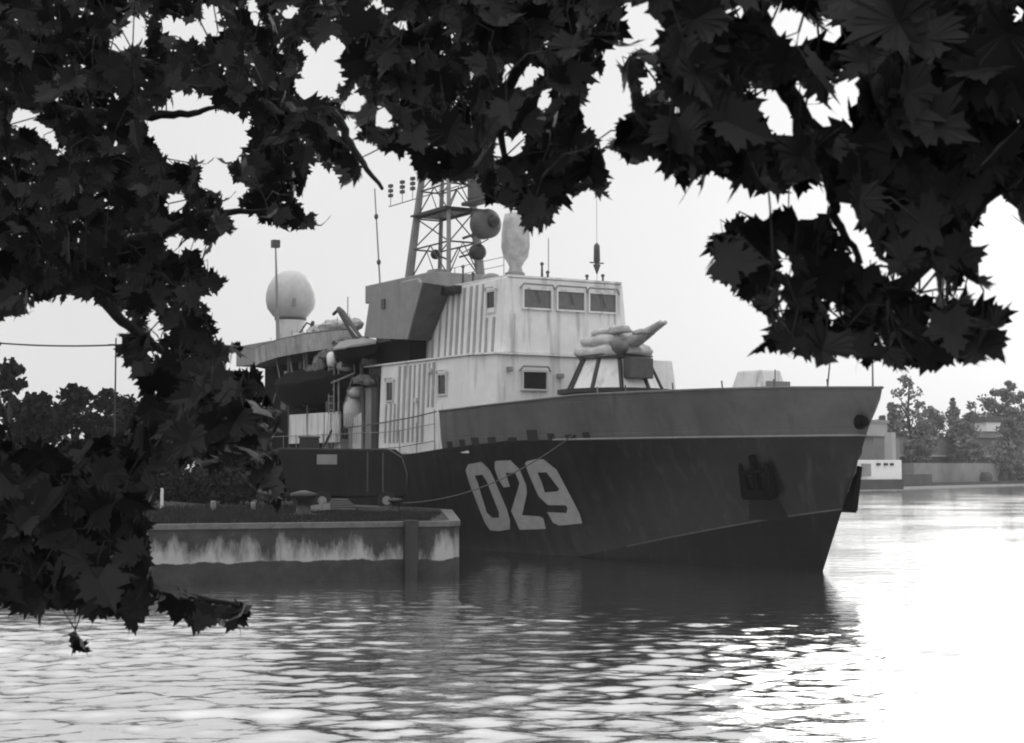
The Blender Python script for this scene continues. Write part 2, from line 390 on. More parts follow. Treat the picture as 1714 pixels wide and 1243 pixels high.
D2 = [(17.45, 4.19), (17.33, 4.25), (16.18, 4.27), (15.67, 3.87), (15.52, 3.15), (15.62, 2.81), (16.48, 1.77), (15.19, 1.74), (14.99, 1.66), (15.04, 1.18), (16.97, 1.08), (17.21, 1.95), (15.98, 3.23), (16.08, 3.68), (16.82, 3.7), (16.79, 3.07), (17.3, 3.02), (17.53, 3.37), (17.61, 3.87)]
D9 = [(15.12, 4.13), (14.91, 4.23), (14.1, 4.32), (13.62, 4.3), (12.92, 3.84), (12.57, 2.78), (12.33, 1.91), (12.38, 1.51), (14.0, 1.36), (14.4, 1.48), (14.58, 1.95), (13.24, 1.94), (13.05, 2.15), (13.11, 2.28), (14.37, 2.27), (14.85, 2.64), (15.08, 3.65)]
D9h = [(14.39, 3.72), (13.71, 3.73), (13.19, 2.99), (13.37, 2.9), (14.3, 2.83), (14.3, 3.24)]
paint('hull_digit', D0, D0h); paint('hull_digit', D2, None); paint('hull_digit', D9, D9h)

# anchors: one housed on the starboard bow with its hawse pipe, one on the port bow beyond the stem
def anchor(s, z, side):
    t = side * (half(s, z) + .12)
    bm = BM(); lathe(bm, [(.34, -.04), (.42, .0), (.42, .06), (.24, .1)], n=16)
    a = link('anchor', bm, M['rust'], ship, True)
    bm = BM(); tube(bm, [(0, 0, .55), (0, 0, -.75)], .13, 8)
    hexa(bm, [(-.62, -.16, -.95), (.62, -.16, -.95), (.62, .16, -.95), (-.62, .16, -.95)], [(-.5, -.13, -.62), (.5, -.13, -.62), (.5, .13, -.62), (-.5, .13, -.62)])
    link('shank', bm, M['rust'], a)
    for sx in (-1, 1):
        bm = BM(); hexa(bm, [(sx * .3, -.12, -.9), (sx * .72, -.12, -.9), (sx * .72, .12, -.9), (sx * .3, .12, -.9)], [(sx * .52, -.03, .3), (sx * .66, -.03, .28), (sx * .66, .05, .28), (sx * .52, .05, .3)])
        link('fluke', bm, M['rust'], a)
    a.location = (s, t, z); a.rotation_euler = (R(-14) * side, 0, R(8) * side)
    return a
anchor(2.0, 3.8, 1).scale = (1.15, 1.2, 1.15); anchor(-.75, 3.6, -1).scale = (1.3, 1.3, 1.4)
bm = BM(); lathe(bm, [(.18, -.2), (.3, 0), (.3, .12), (.12, .16)], n=14)
for v in bm.verts: v.co = Vector((v.co.x, v.co.z, v.co.y))
fl = link('fairlead', bm, M['rust'], ship, True); fl.location = (-2.55, .30, 5.62); fl.scale = (.9, 1.2, .9)

bm = BM(); z_ = [3.6, 3.0, 2.4, 1.9]
cols = []
for i, z in enumerate(z_):
    w0 = (.45, .55, .75, .95)[i]; cols.append([bm.verts.new((s_, half(s_, z) + .03, z)) for s_ in np.linspace(2.1 - w0, 2.1 + w0, 5)])
for a, b in zip(cols, cols[1:]):
    for k in range(4): bm.faces.new((a[k], a[k + 1], b[k + 1], b[k]))
link('anchor_stain', bm, M['stain'], hull)
# foredeck fittings
bm = BM(); hexa(bm, [(2.6, -.9, 6.0), (5.0, -.9, 6.0), (5.0, .9, 6.0), (2.6, .9, 6.0)], [(3.0, -.55, 7.85), (4.4, -.55, 7.85), (4.4, .55, 7.85), (3.0, .55, 7.85)])
vb = bevel(link('vent_housing', bm, M['pale'], ship), .08)
bm = BM(); box(bm, 2.42, 2.6, -.55, .55, 7.0, 7.35); link('louvre', bm, M['mid'], vb)
for s, t, h, lean in ((-2.85, 0, 1.9, .0), (-.9, .6, 1.1, -.35), (1.6, .9, .75, .0), (9.4, 4.0, .35, 0)):
    bm = BM(); tube(bm, [(s, t, 6.0), (s + lean, t, 7.0 + h)], .045, 6, .025); link('jackstaff' if s < -2 else 'stanchion', bm, M['mid'], ship)
bm = BM(); lathe(bm, [(.45, 6.0), (.45, 6.2), (.25, 6.3), (.25, 6.65), (.42, 6.75), (.42, 6.85), (.1, 6.9)], (.9, -.4), 16); link('capstan', bm, M['middark'], ship, True)

# gun: ribbed tub, covered mounting, barrels
GC = (14.0, 0)
bm = BM(); lathe(bm, [(2.15, 6.0), (2.15, 7.24), (2.65, 7.28), (2.65, 7.46), (2.1, 7.5)], GC, 28); plinth = link('gun_plinth', bm, M['dark'], ship)
bm = BM(); n = 10
lo = [(GC[0] + 2.15 * math.cos(R(36 * k + 10)), GC[1] + 2.15 * math.sin(R(36 * k + 10)), 7.47) for k in range(n)]
hi = [(GC[0] + 1.5 * math.cos(R(36 * k + 10)), GC[1] + 1.5 * math.sin(R(36 * k + 10)), 8.85) for k in range(n)]
hexa(bm, lo, hi); tub = link('gun_tub', bm, M['pale'], ship)
for k in range(n):
    bm = BM(); tube(bm, [Vector(lo[k]), Vector(hi[k])], .10, 6); link('rib', bm, M['dark'], tub)
bm = BM(); lathe(bm, [(1.6, 8.83), (1.66, 8.86), (1.66, 8.94), (1.3, 8.95)], GC, 24); link('rim', bm, M['middark'], tub)
for a0 in (236, 262, 284):
    a = R(a0); c = Vector((GC[0] + 1.83 * math.cos(a), GC[1] + 1.83 * math.sin(a), 8.35)); u = Vector((-math.sin(a), math.cos(a), 0)); 
def lump(name, pts, m, parent, jit=.05, smooth=False, seg=14):
    bm = BM()
    for c, r in pts: ball(bm, Vector(c), *r, seg=seg, rings=9, jit=jit)
    return link(name, bm, m, parent, smooth)
def draped(name, prof, c, m, parent, n=36, amp=.07, seed=1, squash=1.0):
    rr = random.Random(seed); ph = [rr.uniform(0, 6.28) for _ in range(8)]; bm = BM(); rings = []
    for r_, z in prof:
        ring = []
        for k in range(n):
            a = 2 * math.pi * k / n; f = sum(math.sin((3 + 2 * q) * a + ph[q] + z * (2 + q)) for q in range(5)) / 5
            rad = r_ * (1 + amp * 1.6 * f); ring.append(bm.verts.new((c[0] + rad * math.cos(a), c[1] + rad * math.sin(a) * squash, z + amp * .9 * math.sin(2 * a + ph[6] + z) + amp * .6 * f)))
        rings.append(ring)
    for a, b in zip(rings, rings[1:]):
        for k in range(n): bm.faces.new((a[k], a[(k + 1) % n], b[(k + 1) % n], b[k]))
    bm.faces.new(rings[-1]); return link(name, bm, m, parent, True)
gun = draped('gun_mounting', [(1.55, 8.96), (1.72, 9.0), (1.75, 9.15), (1.66, 9.35), (1.36, 9.47), (1.30, 9.50), (1.42, 9.56), (1.44, 9.7), (1.25, 9.9), (.95, 9.98), (.9, 10.0), (1.0, 10.06), (.9, 10.22), (.5, 10.33), (.1, 10.36)], (14.1, .05), M['canvas'], ship, amp=.085)
bm = BM(); tube(bm, [(GC[0] + 1.74 * math.cos(a), GC[1] + 1.74 * math.sin(a), 9.0 + .03 * math.sin(3 * a)) for a in np.linspace(0, 6.2, 26)], .035, 5); link('lashing', bm, M['middark'], gun, True)
for t in (.13, -.13):
    bm = BM(); tube(bm, [(13.6, t, 9.35), (12.4, t, 9.62), (11.7, t, 9.82), (11.1, t, 10.02), (10.2, t, 10.30)], .33, 10, .09); link('barrel', bm, M['canvas'], gun, True)
bm = BM(); ball(bm, Vector((11.7, .0, 9.92)), .7, .4, .17, 12, 8, .04); link('muzzle_cover', bm, M['mid'], gun, True)
bm = BM(); box(bm, 12.2, 13.4, .35, .8, 9.95, 10.3); bevel(link('sight', bm, M['canvas'], gun), .12, 3)
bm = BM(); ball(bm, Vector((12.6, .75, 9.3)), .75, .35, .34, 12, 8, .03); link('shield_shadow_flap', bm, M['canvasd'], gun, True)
bm = BM(); box(bm, 11.72, 12.3, -.55, .7, 7.9, 8.82); bevel(link('tub_recess_shade', bm, M['middark'], tub), .04)  # dark box standing in for a shaded recess on the tub
bm = BM(); hexa(bm, [(15.4, -4.75, 6.0), (15.4, -2.6, 6.0), (18.15, -2.6, 6.0), (18.15, -4.75, 6.0)], [(15.5, -4.35, 9.05), (15.5, -2.6, 9.05), (18.15, -2.6, 9.05), (18.15, -4.35, 9.05)]); bevel(link('port_locker', bm, M['pale'], ship), .05)

# deckhouse: full-width lower storey
def walled(name, pts, z0, z1, m, tum=0, parent=ship, capm=None):
    """box-like house from plan points (s,t); tum = inward lean of the sides"""
    c = Vector((sum(p[0] for p in pts) / len(pts), sum(p[1] for p in pts) / len(pts)))
    top = []
    for p in pts:
        top.append((p[0] + (tum * .8 if p[0] < c.x else 0), p[1] - math.copysign(tum, p[1]) if abs(p[1]) > .1 else p[1], z1))
    bm = BM(); hexa(bm, [(a, b, z0) for a, b in pts], top); return link(name, bm, m, parent)
low = walled('lower_deckhouse', [(18.2, -3.9), (18.2, 3.9), (19.6, 4.55), (29.2, 4.62), (29.2, -4.62), (19.6, -4.55)], 4.6, 9.25, M['pale'], .16)
bevel(low, .06)
bm = BM(); hexa(bm, [(18.15, -3.9, 9.251), (18.15, 3.8, 9.251), (19.5, 4.5, 9.251), (31.2, 4.55, 9.251), (31.2, -4.55, 9.251), (19.5, -4.5, 9.251)], [(18.15, -3.9, 9.33), (18.15, 3.8, 9.33), (19.5, 4.5, 9.33), (31.2, 4.55, 9.33), (31.2, -4.55, 9.33), (19.5, -4.5, 9.33)])
link('deck_edge', bm, M['pale'], low)
def lean(z, z0, z1, t0, tum): return t0 - tum * (z - z0) / (z1 - z0)
def strakes(parent, s0, s1, step, tf, z0f, z1f, wd=.07, skip=()):
    s = s0
    while s <= s1:
        if not any(a < s < b for a, b in skip):
            bm = BM(); z0, z1 = z0f(s), z1f(s); j = random.uniform(.7, 1.3) * wd
            q0 = [(s - j, tf(s, z0) - .03, z0), (s + j, tf(s, z0) - .03, z0), (s + j, tf(s, z0) + .035, z0), (s - j, tf(s, z0) + .035, z0)]
            q1 = [(s - j, tf(s, z1) - .03, z1), (s + j, tf(s, z1) - .03, z1), (s + j, tf(s, z1) + .035, z1), (s - j, tf(s, z1) + .035, z1)]
            hexa(bm, q0, q1)
            link('stiffener', bm, M['strip'], parent)
        s += step * random.uniform(.85, 1.15)
tlow = lambda s, z: ip(s, [19.6, 29.2], [4.55, 4.62]) - .16 * (z - 4.6) / 4.65
strakes(low, 23.3, 29.0, .52, tlow, lambda s: 5.2 if s > 24 else 6.9, lambda s: 9.1, .11, skip=((27.2, 28.8),))
strakes(low, 27.4, 28.7, .52, tlow, lambda s: 5.2, lambda s: 7.2, .10)
def side_window(parent, s, t, z, w_, h, glass=M['glass'], frame=M['palesh'], brow=True):
    bm = BM(); o_ = .05
    for a, b, c, d in ((s - w_ / 2 - .09, s - w_ / 2, z - h / 2 - .09, z + h / 2 + .09), (s + w_ / 2, s + w_ / 2 + .09, z - h / 2 - .09, z + h / 2 + .09), (s - w_ / 2, s + w_ / 2, z + h / 2, z + h / 2 + .09), (s - w_ / 2, s + w_ / 2, z - h / 2 - .09, z - h / 2)):
        box(bm, a, b, t - .15, t + .08, c, d)
    f = link('window', bm, frame, parent)
    bm = BM(); box(bm, s - w_ / 2, s + w_ / 2, t - .12, t + .02, z - h / 2, z + h / 2); link('pane', bm, glass, f)
    if brow:
        bm = BM(); tube(bm, [(s - w_ / 2 - .16, t + .05, z + h / 2 + .10), (s - w_ / 2 - .02, t + .12, z + h / 2 + .24), (s + w_ / 2 + .02, t + .12, z + h / 2 + .24), (s + w_ / 2 + .16, t + .05, z + h / 2 + .10)], .045, 6); link('rain_gutter', bm, M['palesh'], f)
    return f
side_window(low, 22.3, tlow(22.3, 8) + .02, 7.97, .78, .92)
side_window(low, 27.95, tlow(27.95, 8) + .02, 7.85, .72, .92)
def front_window(parent, s, t, z, w_, h, glass, lean_=0.0):
    bm = BM()
    for a, b, c, d in ((t - w_ / 2 - .08, t - w_ / 2, z - h / 2 - .08, z + h / 2 + .08), (t + w_ / 2, t + w_ / 2 + .08, z - h / 2 - .08, z + h / 2 + .08), (t - w_ / 2, t + w_ / 2, z + h / 2, z + h / 2 + .08), (t - w_ / 2, t + w_ / 2, z - h / 2 - .08, z - h / 2)):
        box(bm, s - .06, s + .12, a, b, c, d)
    f = link('window', bm, M['palesh'] if parent is low else M['pale'], parent)
    bm = BM(); box(bm, s + .03, s + .10, t - w_ / 2, t + w_ / 2, z - h / 2, z + h / 2); link('pane', bm, glass, f)
    bm = BM(); tube(bm, [(s - .02, t + w_ / 2 + .22, z + h / 2 + .04), (s - .12, t + w_ / 2 + .05, z + h / 2 + .26), (s - .12, t - w_ / 2 - .05, z + h / 2 + .26), (s - .02, t - w_ / 2 - .22, z + h / 2 + .04)], .05, 6); link('rain_gutter', bm, M['mid'], f)
    return f
front_window(low, 18.2, 1.72, 8.05, 1.28, .80, M['glass'])
# wheelhouse
wh = walled('wheelhouse', [(18.3, -3.75), (18.3, 3.35), (27.5, 3.35), (27.5, -3.75)], 9.33, 12.95, M['pale'], .22)
bevel(wh, .07)
tw = lambda s, z: 3.35 - .22 * (z - 9.33) / 3.62
for t in (1.5, -.40, -2.23): front_window(wh, 18.33, t, 11.95, 1.5, .86, M['glassp'])
side_window(wh, 19.75, tw(0, 11.9), 11.85, .75, .95, M['glass'])
strakes(wh, 19.4, 27.2, .62, tw, lambda s: 9.45, lambda s: 12.8 if s > 20.6 else 11.1, .10)
bm = BM(); hexa(bm, [(18.42, -3.45, 12.951), (18.42, 3.05, 12.951), (31.5, 3.3, 12.951), (31.5, -3.3, 12.951)], [(18.42, -3.45, 13.05), (18.42, 3.05, 13.05), (31.5, 3.3, 13.05), (31.5, -3.3, 13.05)]); roof = link('roof', bm, M['pale'], wh)
# hut behind and below the mast
bm = BM(); hexa(bm, [(27.5, -3.2, 9.33), (27.5, 3.0, 9.33), (33, 3.0, 9.33), (33, -3.2, 9.33)], [(27.5, -3.2, 12.95), (27.5, 3.0, 12.95), (33, 2.8, 12.95), (33, -3.0, 12.95)]); link('radio_room', bm, M['middark'], ship)
bm = BM(); box(bm, 26.5, 34.5, -2.4, 2.9, 13.051, 14.05); bevel(link('mast_house', bm, M['mid'], ship), .05)
# bridge wing
bm = BM()
lo_ = [(25.9, 3.0, 10.4), (25.9, 4.6, 10.4), (31.0, 4.6, 10.85), (31.0, 3.0, 10.85)]
hi_ = [(23.9, 3.1, 13.0), (24.2, 4.6, 13.15), (30.3, 4.6, 12.95), (30.3, 3.1, 12.95)]
hexa(bm, lo_, hi_); wing = link('bridge_wing', bm, M['mid'], ship)
bm = BM(); box(bm, 26.2, 31.4, 3.36, 4.3, 9.34, 10.5); link('wing_shade_box', bm, M['shade'], wing)  # dark box added as the shadow beneath the wing
bm = BM(); hexa(bm, [(23.9 + 2.0 * .02 - .03, 3.1, 12.95), (24.17, 4.55, 13.1), (25.87, 4.55, 10.42), (25.87, 3.1, 10.42)], [(23.9 - .05, 3.1, 12.94), (24.1, 4.55, 13.1), (25.8, 4.55, 10.42), (25.8, 3.1, 10.42)])
link('wing_front_shade', bm, M['middark'], wing)  # dark sheet that paints the shade on the wing's overhanging front
bm = BM(); hexa(bm, [(24.25, 4.35, 12.9), (27.0, 4.35, 12.9), (27.0, 4.58, 12.9), (24.25, 4.58, 12.9)], [(24.9, 4.35, 13.45), (26.7, 4.35, 13.45), (26.7, 4.58, 13.45), (24.9, 4.58, 13.45)]); bevel(link('wing_screen', bm, M['mid'], wing), .1, 3)
bm = BM(); box(bm, 22.8, 24.2, 3.15, 3.6, 12.55, 12.95); bevel(link('sidelight_box', bm, M['dark'], wing), .05)
bm = BM(); box(bm, 28.4, 28.8, 4.6, 4.68, 12.2, 12.7); link('lamp_bracket', bm, M['middark'], wing)
for s in (26.5, 28.2, 30.2):
    bm = BM(); tube(bm, [(s, 3.1, 9.4), (s, 4.4, 10.6)], .06); link('wing_strut', bm, M['middark'], wing)

# roof fittings: covered director, whip antennas, small posts
dr = draped('covered_director', [(.34, 13.0), (.36, 13.6), (.3, 13.8), (.42, 14.05), (.62, 14.35), (.70, 14.8), (.70, 15.5), (.66, 16.0), (.55, 16.4), (.2, 16.5)], (21.2, 1.0), M['canvas'], ship, n=22, amp=.05, seed=4)
bm = BM(); lathe(bm, [(.5, 13.05), (.5, 13.5), (.4, 13.55)], (21.1, 1.1), 14); link('pedestal', bm, M['mid'], dr)
bm = BM(); ball(bm, Vector((21.7, 2.1, 13.2)), .55, .5, .3); link('roof_locker', bm, M['mid'], ship, True)
for s, t, h in ((23.5, 2.7, .9), (23.0, 2.4, .5), (19.2, .7, .7), (19.0, .5, .28), (19.3, -2.9, .35), (18.9, -1.7, .22)):
    bm = BM(); tube(bm, [(s, t, 13.02), (s, t, 13.05 + h)], .07, 8, .045); ball(bm, Vector((s, t, 13.08 + h)), .1, .1, .09, 8, 6); link('roof_post', bm, M['middark'], ship)
for s, t, h in ((19.4, .2, 2.0), (19.9, -.1, 2.2)):
    bm = BM(); tube(bm, [(s, t, 13.02), (s, t, 13.0 + h)], .02, 5); link('thin_antenna', bm, M['mid'], ship)
# aerial wire with its insulator, led down from the yard to the wheelhouse front
bm = BM(); tube(bm, [(19.0, -2.35, 13.05), (19.0, -2.35, 19.5)], .013, 5); aw = link('aerial_lead', bm, M['mid'], ship)
bm = BM(); lathe(bm, [(.03, 13.45), (.12, 13.7), (.2, 13.9), (.1, 13.95), (.1, 13.98), (.17, 14.1), (.15, 14.85), (.03, 15.0)], (19.0, -2.35), 10); link('insulator', bm, M['middark'], aw, True)
bm = BM(); tube(bm, [(19.0, -2.75, 14.0), (19.0, -1.95, 14.0)], .035, 6); link('cross_arm', bm, M['middark'], aw)

# small gear on the house fronts: pipes, hand rails, boxes, wipers
for pts, r_ in (([(18.31, 2.75, 9.4), (18.36, 2.72, 11.2)], .03), ([(18.3, -3.0, 9.4), (18.4, -3.0, 12.6)], .03)):
    bm = BM(); tube(bm, pts, r_, 6); link('pipe', bm, M['palesh'], wh)
for t in (1.5, -.40, -2.23):
    bm = BM(); tube(bm, [(18.26, t + .1, 12.35), (18.27, t - .15, 11.75)], .018, 5); link('wiper', bm, M['dark'], wh)
for t, z, w_, h in ((.3, 8.2, .3, .22), (-1.4, 8.4, .35, .3), (3.1, 8.45, .22, .22)):
    bm = BM(); box(bm, 18.05, 18.35, t - w_ / 2, t + w_ / 2, z, z + h); bevel(link('junction_box', bm, M['mid'], low), .03)
for s, z in ((25.0, 7.2), (23.6, 8.6)):
    bm = BM(); box(bm, s - .14, s + .14, 4.4, 4.62, z, z + .22); link('deck_lamp', bm, M['palesh'], low)
for zz in (13.55, 13.95):
    bm = BM(); tube(bm, [(19.0, 2.95, zz), (26.4, 2.95, zz)], .018, 5); link('roof_rail', bm, M['mid'], wh)
for s in (19.0, 21.4, 23.9, 26.4):
    bm = BM(); tube(bm, [(s, 2.95, 13.05), (s, 2.95, 13.95)], .022, 5); link('roof_stanchion', bm, M['mid'], wh)
for s, z in ((-1.6, 0), (.2, 0), (2.2, 0), (4.6, 0), (7.2, 0)):
    zt_ = ztop(s); h_ = half(s, zt_)
    bm = BM(); tube(bm, [(s, h_ - .05, zt_), (s + .05, h_ - .05, zt_ + .32)], .03, 6); link('cleat_post', bm, M['middark'], bul)

# lattice mast
mast = root('mast', None, None); mast.parent = ship
def mcorner(z, i):
    k = (z - 14) / 12.0; h = 1.25 - .85 * k; cs, ct = 30.6 - .35 * k, 0.0
    return Vector((cs + (h if i in (0, 1) else -h) * 1.9, ct + (h if i in (0, 3) else -h) * .78, z))
for i in range(4):
    bm = BM(); tube(bm, [mcorner(14.0, i), mcorner(26, i)], .27 if i in (0, 2) else .13, 8, .10); link('mast_leg', bm, M['mid'] if i in (0, 2) else M['mid'], mast)
lv = [14.1, 16.0, 17.7, 19.2, 20.7, 22.2, 23.7, 25.2]
for j, (a, b) in enumerate(zip(lv, lv[1:])):
    bm = BM()
    for i in range(4):
        k = (i + 1) % 4
        tube(bm, [mcorner(b, i), mcorner(b, k)], .05, 5)
        if j % 2: tube(bm, [mcorner(a, i), mcorner(b, k)], .04, 5)
        else: tube(bm, [mcorner(a, i), (mcorner(b, i) + mcorner(b, k)) / 2, mcorner(a, k)], .04, 5)
    link('bracing', bm, M['middark'], mast)
bm = BM(); hexa(bm, [(28.3, -1.2, 17.75), (32.3, -1.2, 17.75), (32.3, 1.2, 17.75), (28.3, 1.2, 17.75)], [(28.3, -1.2, 17.85), (32.3, -1.2, 17.85), (32.3, 1.2, 17.85), (28.3, 1.2, 17.85)]); link('mast_platform', bm, M['dark'], mast)
bm = BM(); box(bm, 25.6, 28.3, -.6, .2, 17.9, 18.1); box(bm, 26.4, 27.6, -.6, .2, 18.1, 19.1); bevel(link('navigation_radar', bm, M['middark'], mast), .05)
def drum(name, c, r, d, m):
    bm = BM(); prof = [(r * .6, -d / 2), (r, -d * .3), (r, d * .3), (r * .7, d / 2)]; lathe(bm, prof, n=20)
    for v in bm.verts: v.co = Vector((v.co.z, v.co.y, v.co.x)) + Vector(c)
    return link(name, bm, m, mast, True)
dd = drum('radar_drum', (26.6, -.35, 16.75), .78, 1.1, M['middark'])
bm = BM(); ball(bm, Vector((25.98, -.5, 16.85)), .3, .36, .36); link('drum_cap', bm, M['dark'], dd, True)
drum('signal_lamp', (27.0, -.1, 15.3), .42, .7, M['dark'])
bm = BM(); tube(bm, [(27.0, -.1, 15.3), (28.6, .1, 15.2)], .06); tube(bm, [(26.6, -.3, 16.4), (28.4, 0, 16.2)], .08); tube(bm, [(26.2, -.3, 15.9), (28.6, 0, 15.4)], .03); link('bracket', bm, M['middark'], mast)
bm = BM(); ball(bm, Vector((31.0, .3, 15.6)), .28, .28, .28); tube(bm, [(31, .3, 15.6), (29.5, .2, 15.1)], .05); link('floodlight', bm, M['dark'], mast)
bm = BM(); tube(bm, [(30.2, 2.9, 21.2), (30.2, -3.4, 21.2)], .06); tube(bm, [(36.6, .4, 19.0), (29, 0, 19.1)], .03); link('yard', bm, M['middark'], mast)
for k, (s, z) in enumerate(((36.4, 19.9), (34.9, 19.9), (33.6, 19.9))):
    bm = BM()
    for dz in (-.28, 0, .28): box(bm, s - .14, s + .14, .3, .5, z + dz - .09, z + dz + .09)
    tube(bm, [(s, .4, 19.0), (s, .4, 20.3)], .02, 5); link('yard_insulator', bm, M['middark'], mast)
bm = BM(); lathe(bm, [(.85, 14.05), (.85, 14.4), (.6, 14.75), (.1, 14.85)], (31.2, 0), 16); link('cable_drum', bm, M['mid'], ship, True)

for a, b in (((30.2, .5, 21.1), (29.4, .9, 14.1)),):
    bm = BM(); tube(bm, sag(a, b, .12, 10), .012, 4); link('halyard', bm, M['middark'], mast)
for i in range(10):
    a0_, b0_ = (32.5 + 1.6 * i, 4.75 if i < 8 else 4.4)
    bm = BM(); tube(bm, [(a0_, b0_, 11.3), (a0_, b0_, 12.2 - .01 * i * i)], .018, 4); link('platform_stanchion', bm, M['mid'], ship)
# after deck structure: platform with bulwark band, deckhouse coloured near-black for its shade, radome
pl_pts = [(31.8, 4.45), (34.5, 4.7), (38, 4.85), (42, 4.85), (45.5, 4.7), (47.6, 4.2), (48.6, 3.0), (49, 0), (48.6, -3), (47, -4.4), (42, -4.8), (31.8, -4.6)]
bm = BM(); hexa(bm, [(a, b, 10.55 + .0 * a - (.04 * max(0, a - 41))) for a, b in pl_pts], [(a, b * 1.01, 10.75) for a, b in pl_pts]); plat = link('upper_platform', bm, M['mid'], ship)
bm = BM(); n = len(pl_pts)
for i in range(n - 1):
    (a, b), (c, d) = pl_pts[i], pl_pts[i + 1]
    z0 = 10.56 - .05 * max(0, a - 41); z1 = 10.56 - .05 * max(0, c - 41)
    za, zb = 11.5 + .0 * a - .008 * (a - 38) ** 2 * .5, 11.5 - .008 * (c - 38) ** 2 * .5
    vs = [bm.verts.new(p) for p in ((a, b + .02, z0 - .06), (c, d + .02, z1 - .06), (c, d * 1.02 + .02, zb), (a, b * 1.02 + .02, za))]
    bm.faces.new(vs)
bmesh.ops.remove_doubles(bm, verts=bm.verts, dist=.001); 
pb = link('platform_bulwark', bm, M['band'], plat); md = pb.modifiers.new('solid', 'SOLIDIFY'); md.thickness = .06
bm = BM(); tube(bm, [(a, b * 1.02 + .03 * (1 if b > 0 else -1), 11.52 - .004 * (a - 38) ** 2) for a, b in pl_pts[:9]], .06); link('platform_rail', bm, M['middark'], plat, True)
lump('canvas_bundle', [((34.0, 4.0, 11.75), (1.3, .5, .36)), ((36.3, 4.1, 11.85), (1.5, .5, .40)), ((38.6, 4.0, 11.75), (1.2, .5, .38)), ((40.8, 4.0, 11.6), (1.3, .5, .25)), ((43.6, 4.0, 11.4), (1.5, .5, .22))], M['canvas'], plat, .06)
bm = BM(); tube(bm, [(40.8, 4.3, 11.6), (40, 4.35, 11.9), (39.4, 4.3, 12.3), (38.6, 4.3, 12.1)], .05); tube(bm, [(39.2, 4.1, 11.8), (38.5, 4.3, 12.25)], .12); link('frayed_lashing', bm, M['dark'], plat)
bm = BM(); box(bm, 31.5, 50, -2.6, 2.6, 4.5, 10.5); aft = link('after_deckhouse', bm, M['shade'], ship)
for s in (35.2, 38.6, 41.3):
    bm = BM(); tube(bm, [(s, 4.5, 4.5), (s, 4.6, 10.55)], .09, 8); link('platform_pillar', bm, M['middark'], plat)
bm = BM(); box(bm, 37.6, 38.3, 4.3, 4.66, 8.6, 9.6); link('pale_locker', bm, M['palesh'], plat)
bm = BM(); box(bm, 41.6, 42.0, 4.3, 4.6, 8.8, 9.6); link('pale_locker', bm, M['mid'], plat)
bm = BM(); lathe(bm, [(.85, 10.6), (.85, 13.2), (1.0, 13.5), (1.0, 13.6)], (51.0, .45), 20); ped = link('radome_pedestal', bm, M['pale'], ship, True)
bm = BM(); lathe(bm, [(.75, 13.55), (.95, 13.6), (1.2, 13.85), (1.5, 14.25), (1.62, 14.75), (1.6, 15.3), (1.45, 15.8), (1.1, 16.35), (.6, 16.68), (.02, 16.78)], (51.0, .45), 28); rd = link('radome', bm, M['radome'], ship, True)
bm = BM(); lathe(bm, [(1.0, 13.5), (1.04, 13.52), (1.04, 13.64), (.9, 13.66)], (51, .45), 24); link('mounting_ring', bm, M['middark'], rd)
bm = BM(); tube(bm, [(49.6, .9, 14.4), (49.75, .8, 15.1), (49.9, .7, 15.5)], .035); box(bm, 49.3, 49.6, .8, .95, 14.3, 14.8); link('access_hatch', bm, M['mid'], rd)
bm = BM(); box(bm, 47.3, 53, -3.6, 3.4, 10.5, 11.8); link('radome_house', bm, M['mid'], ship)
# whip aerials
def whip(p0, p1, r0, r1, topbox=None, joints=()):
    bm = BM(); tube(bm, [p0, p1], r0, 6, r1); o = link('whip_aerial', bm, M['mid'], ship)
    a, b = Vector(p0), Vector(p1)
    if topbox:
        bm = BM(); c = b; box(bm, c.x - topbox, c.x + topbox, c.y - topbox, c.y + topbox, c.z - topbox, c.z + topbox * 1.1); link('aerial_head', bm, M['middark'], o)
    for k in joints:
        bm = BM(); c = a.lerp(b, k); ball(bm, c, .12, .12, .16, 8, 6); link('joint', bm, M['middark'], o)
whip((44.6, 3.9, 10.8), (45.2, 3.9, 17.6), .15, .045, .22)
whip((29.6, 4.3, 12.9), (30.4, 4.3, 18.8), .05, .035, None, (.0, .32, .74))
bm = BM(); tube(bm, [(34.6, 3.9, 10.6), (34.6, 3.9, 13.4)], .03); link('staff', bm, M['mid'], ship)
# davit boom beside the bridge wing
bm = BM(); tube(bm, [(31.2, 4.7, 10.6), (33.2, 4.9, 12.35), (33.6, 4.9, 12.6)], .26, 8, .14); tube(bm, [(33.5, 4.9, 12.6), (34.3, 4.9, 12.35)], .09); ball(bm, Vector((30.8, 4.7, 10.5)), .75, .3, .42); dv = link('davit', bm, M['dark'], ship)
bm = BM(); tube(bm, [(31.2, 4.7, 10.4), (31.2, 4.4, 4.6)], .10, 8); link('davit_post', bm, M['middark'], dv)
bm = BM(); tube(bm, [(33.6, 4.9, 12.4), (31.0, 5.0, 10.9)], .02, 4); link('fall_rope', bm, M['palesh'], dv)
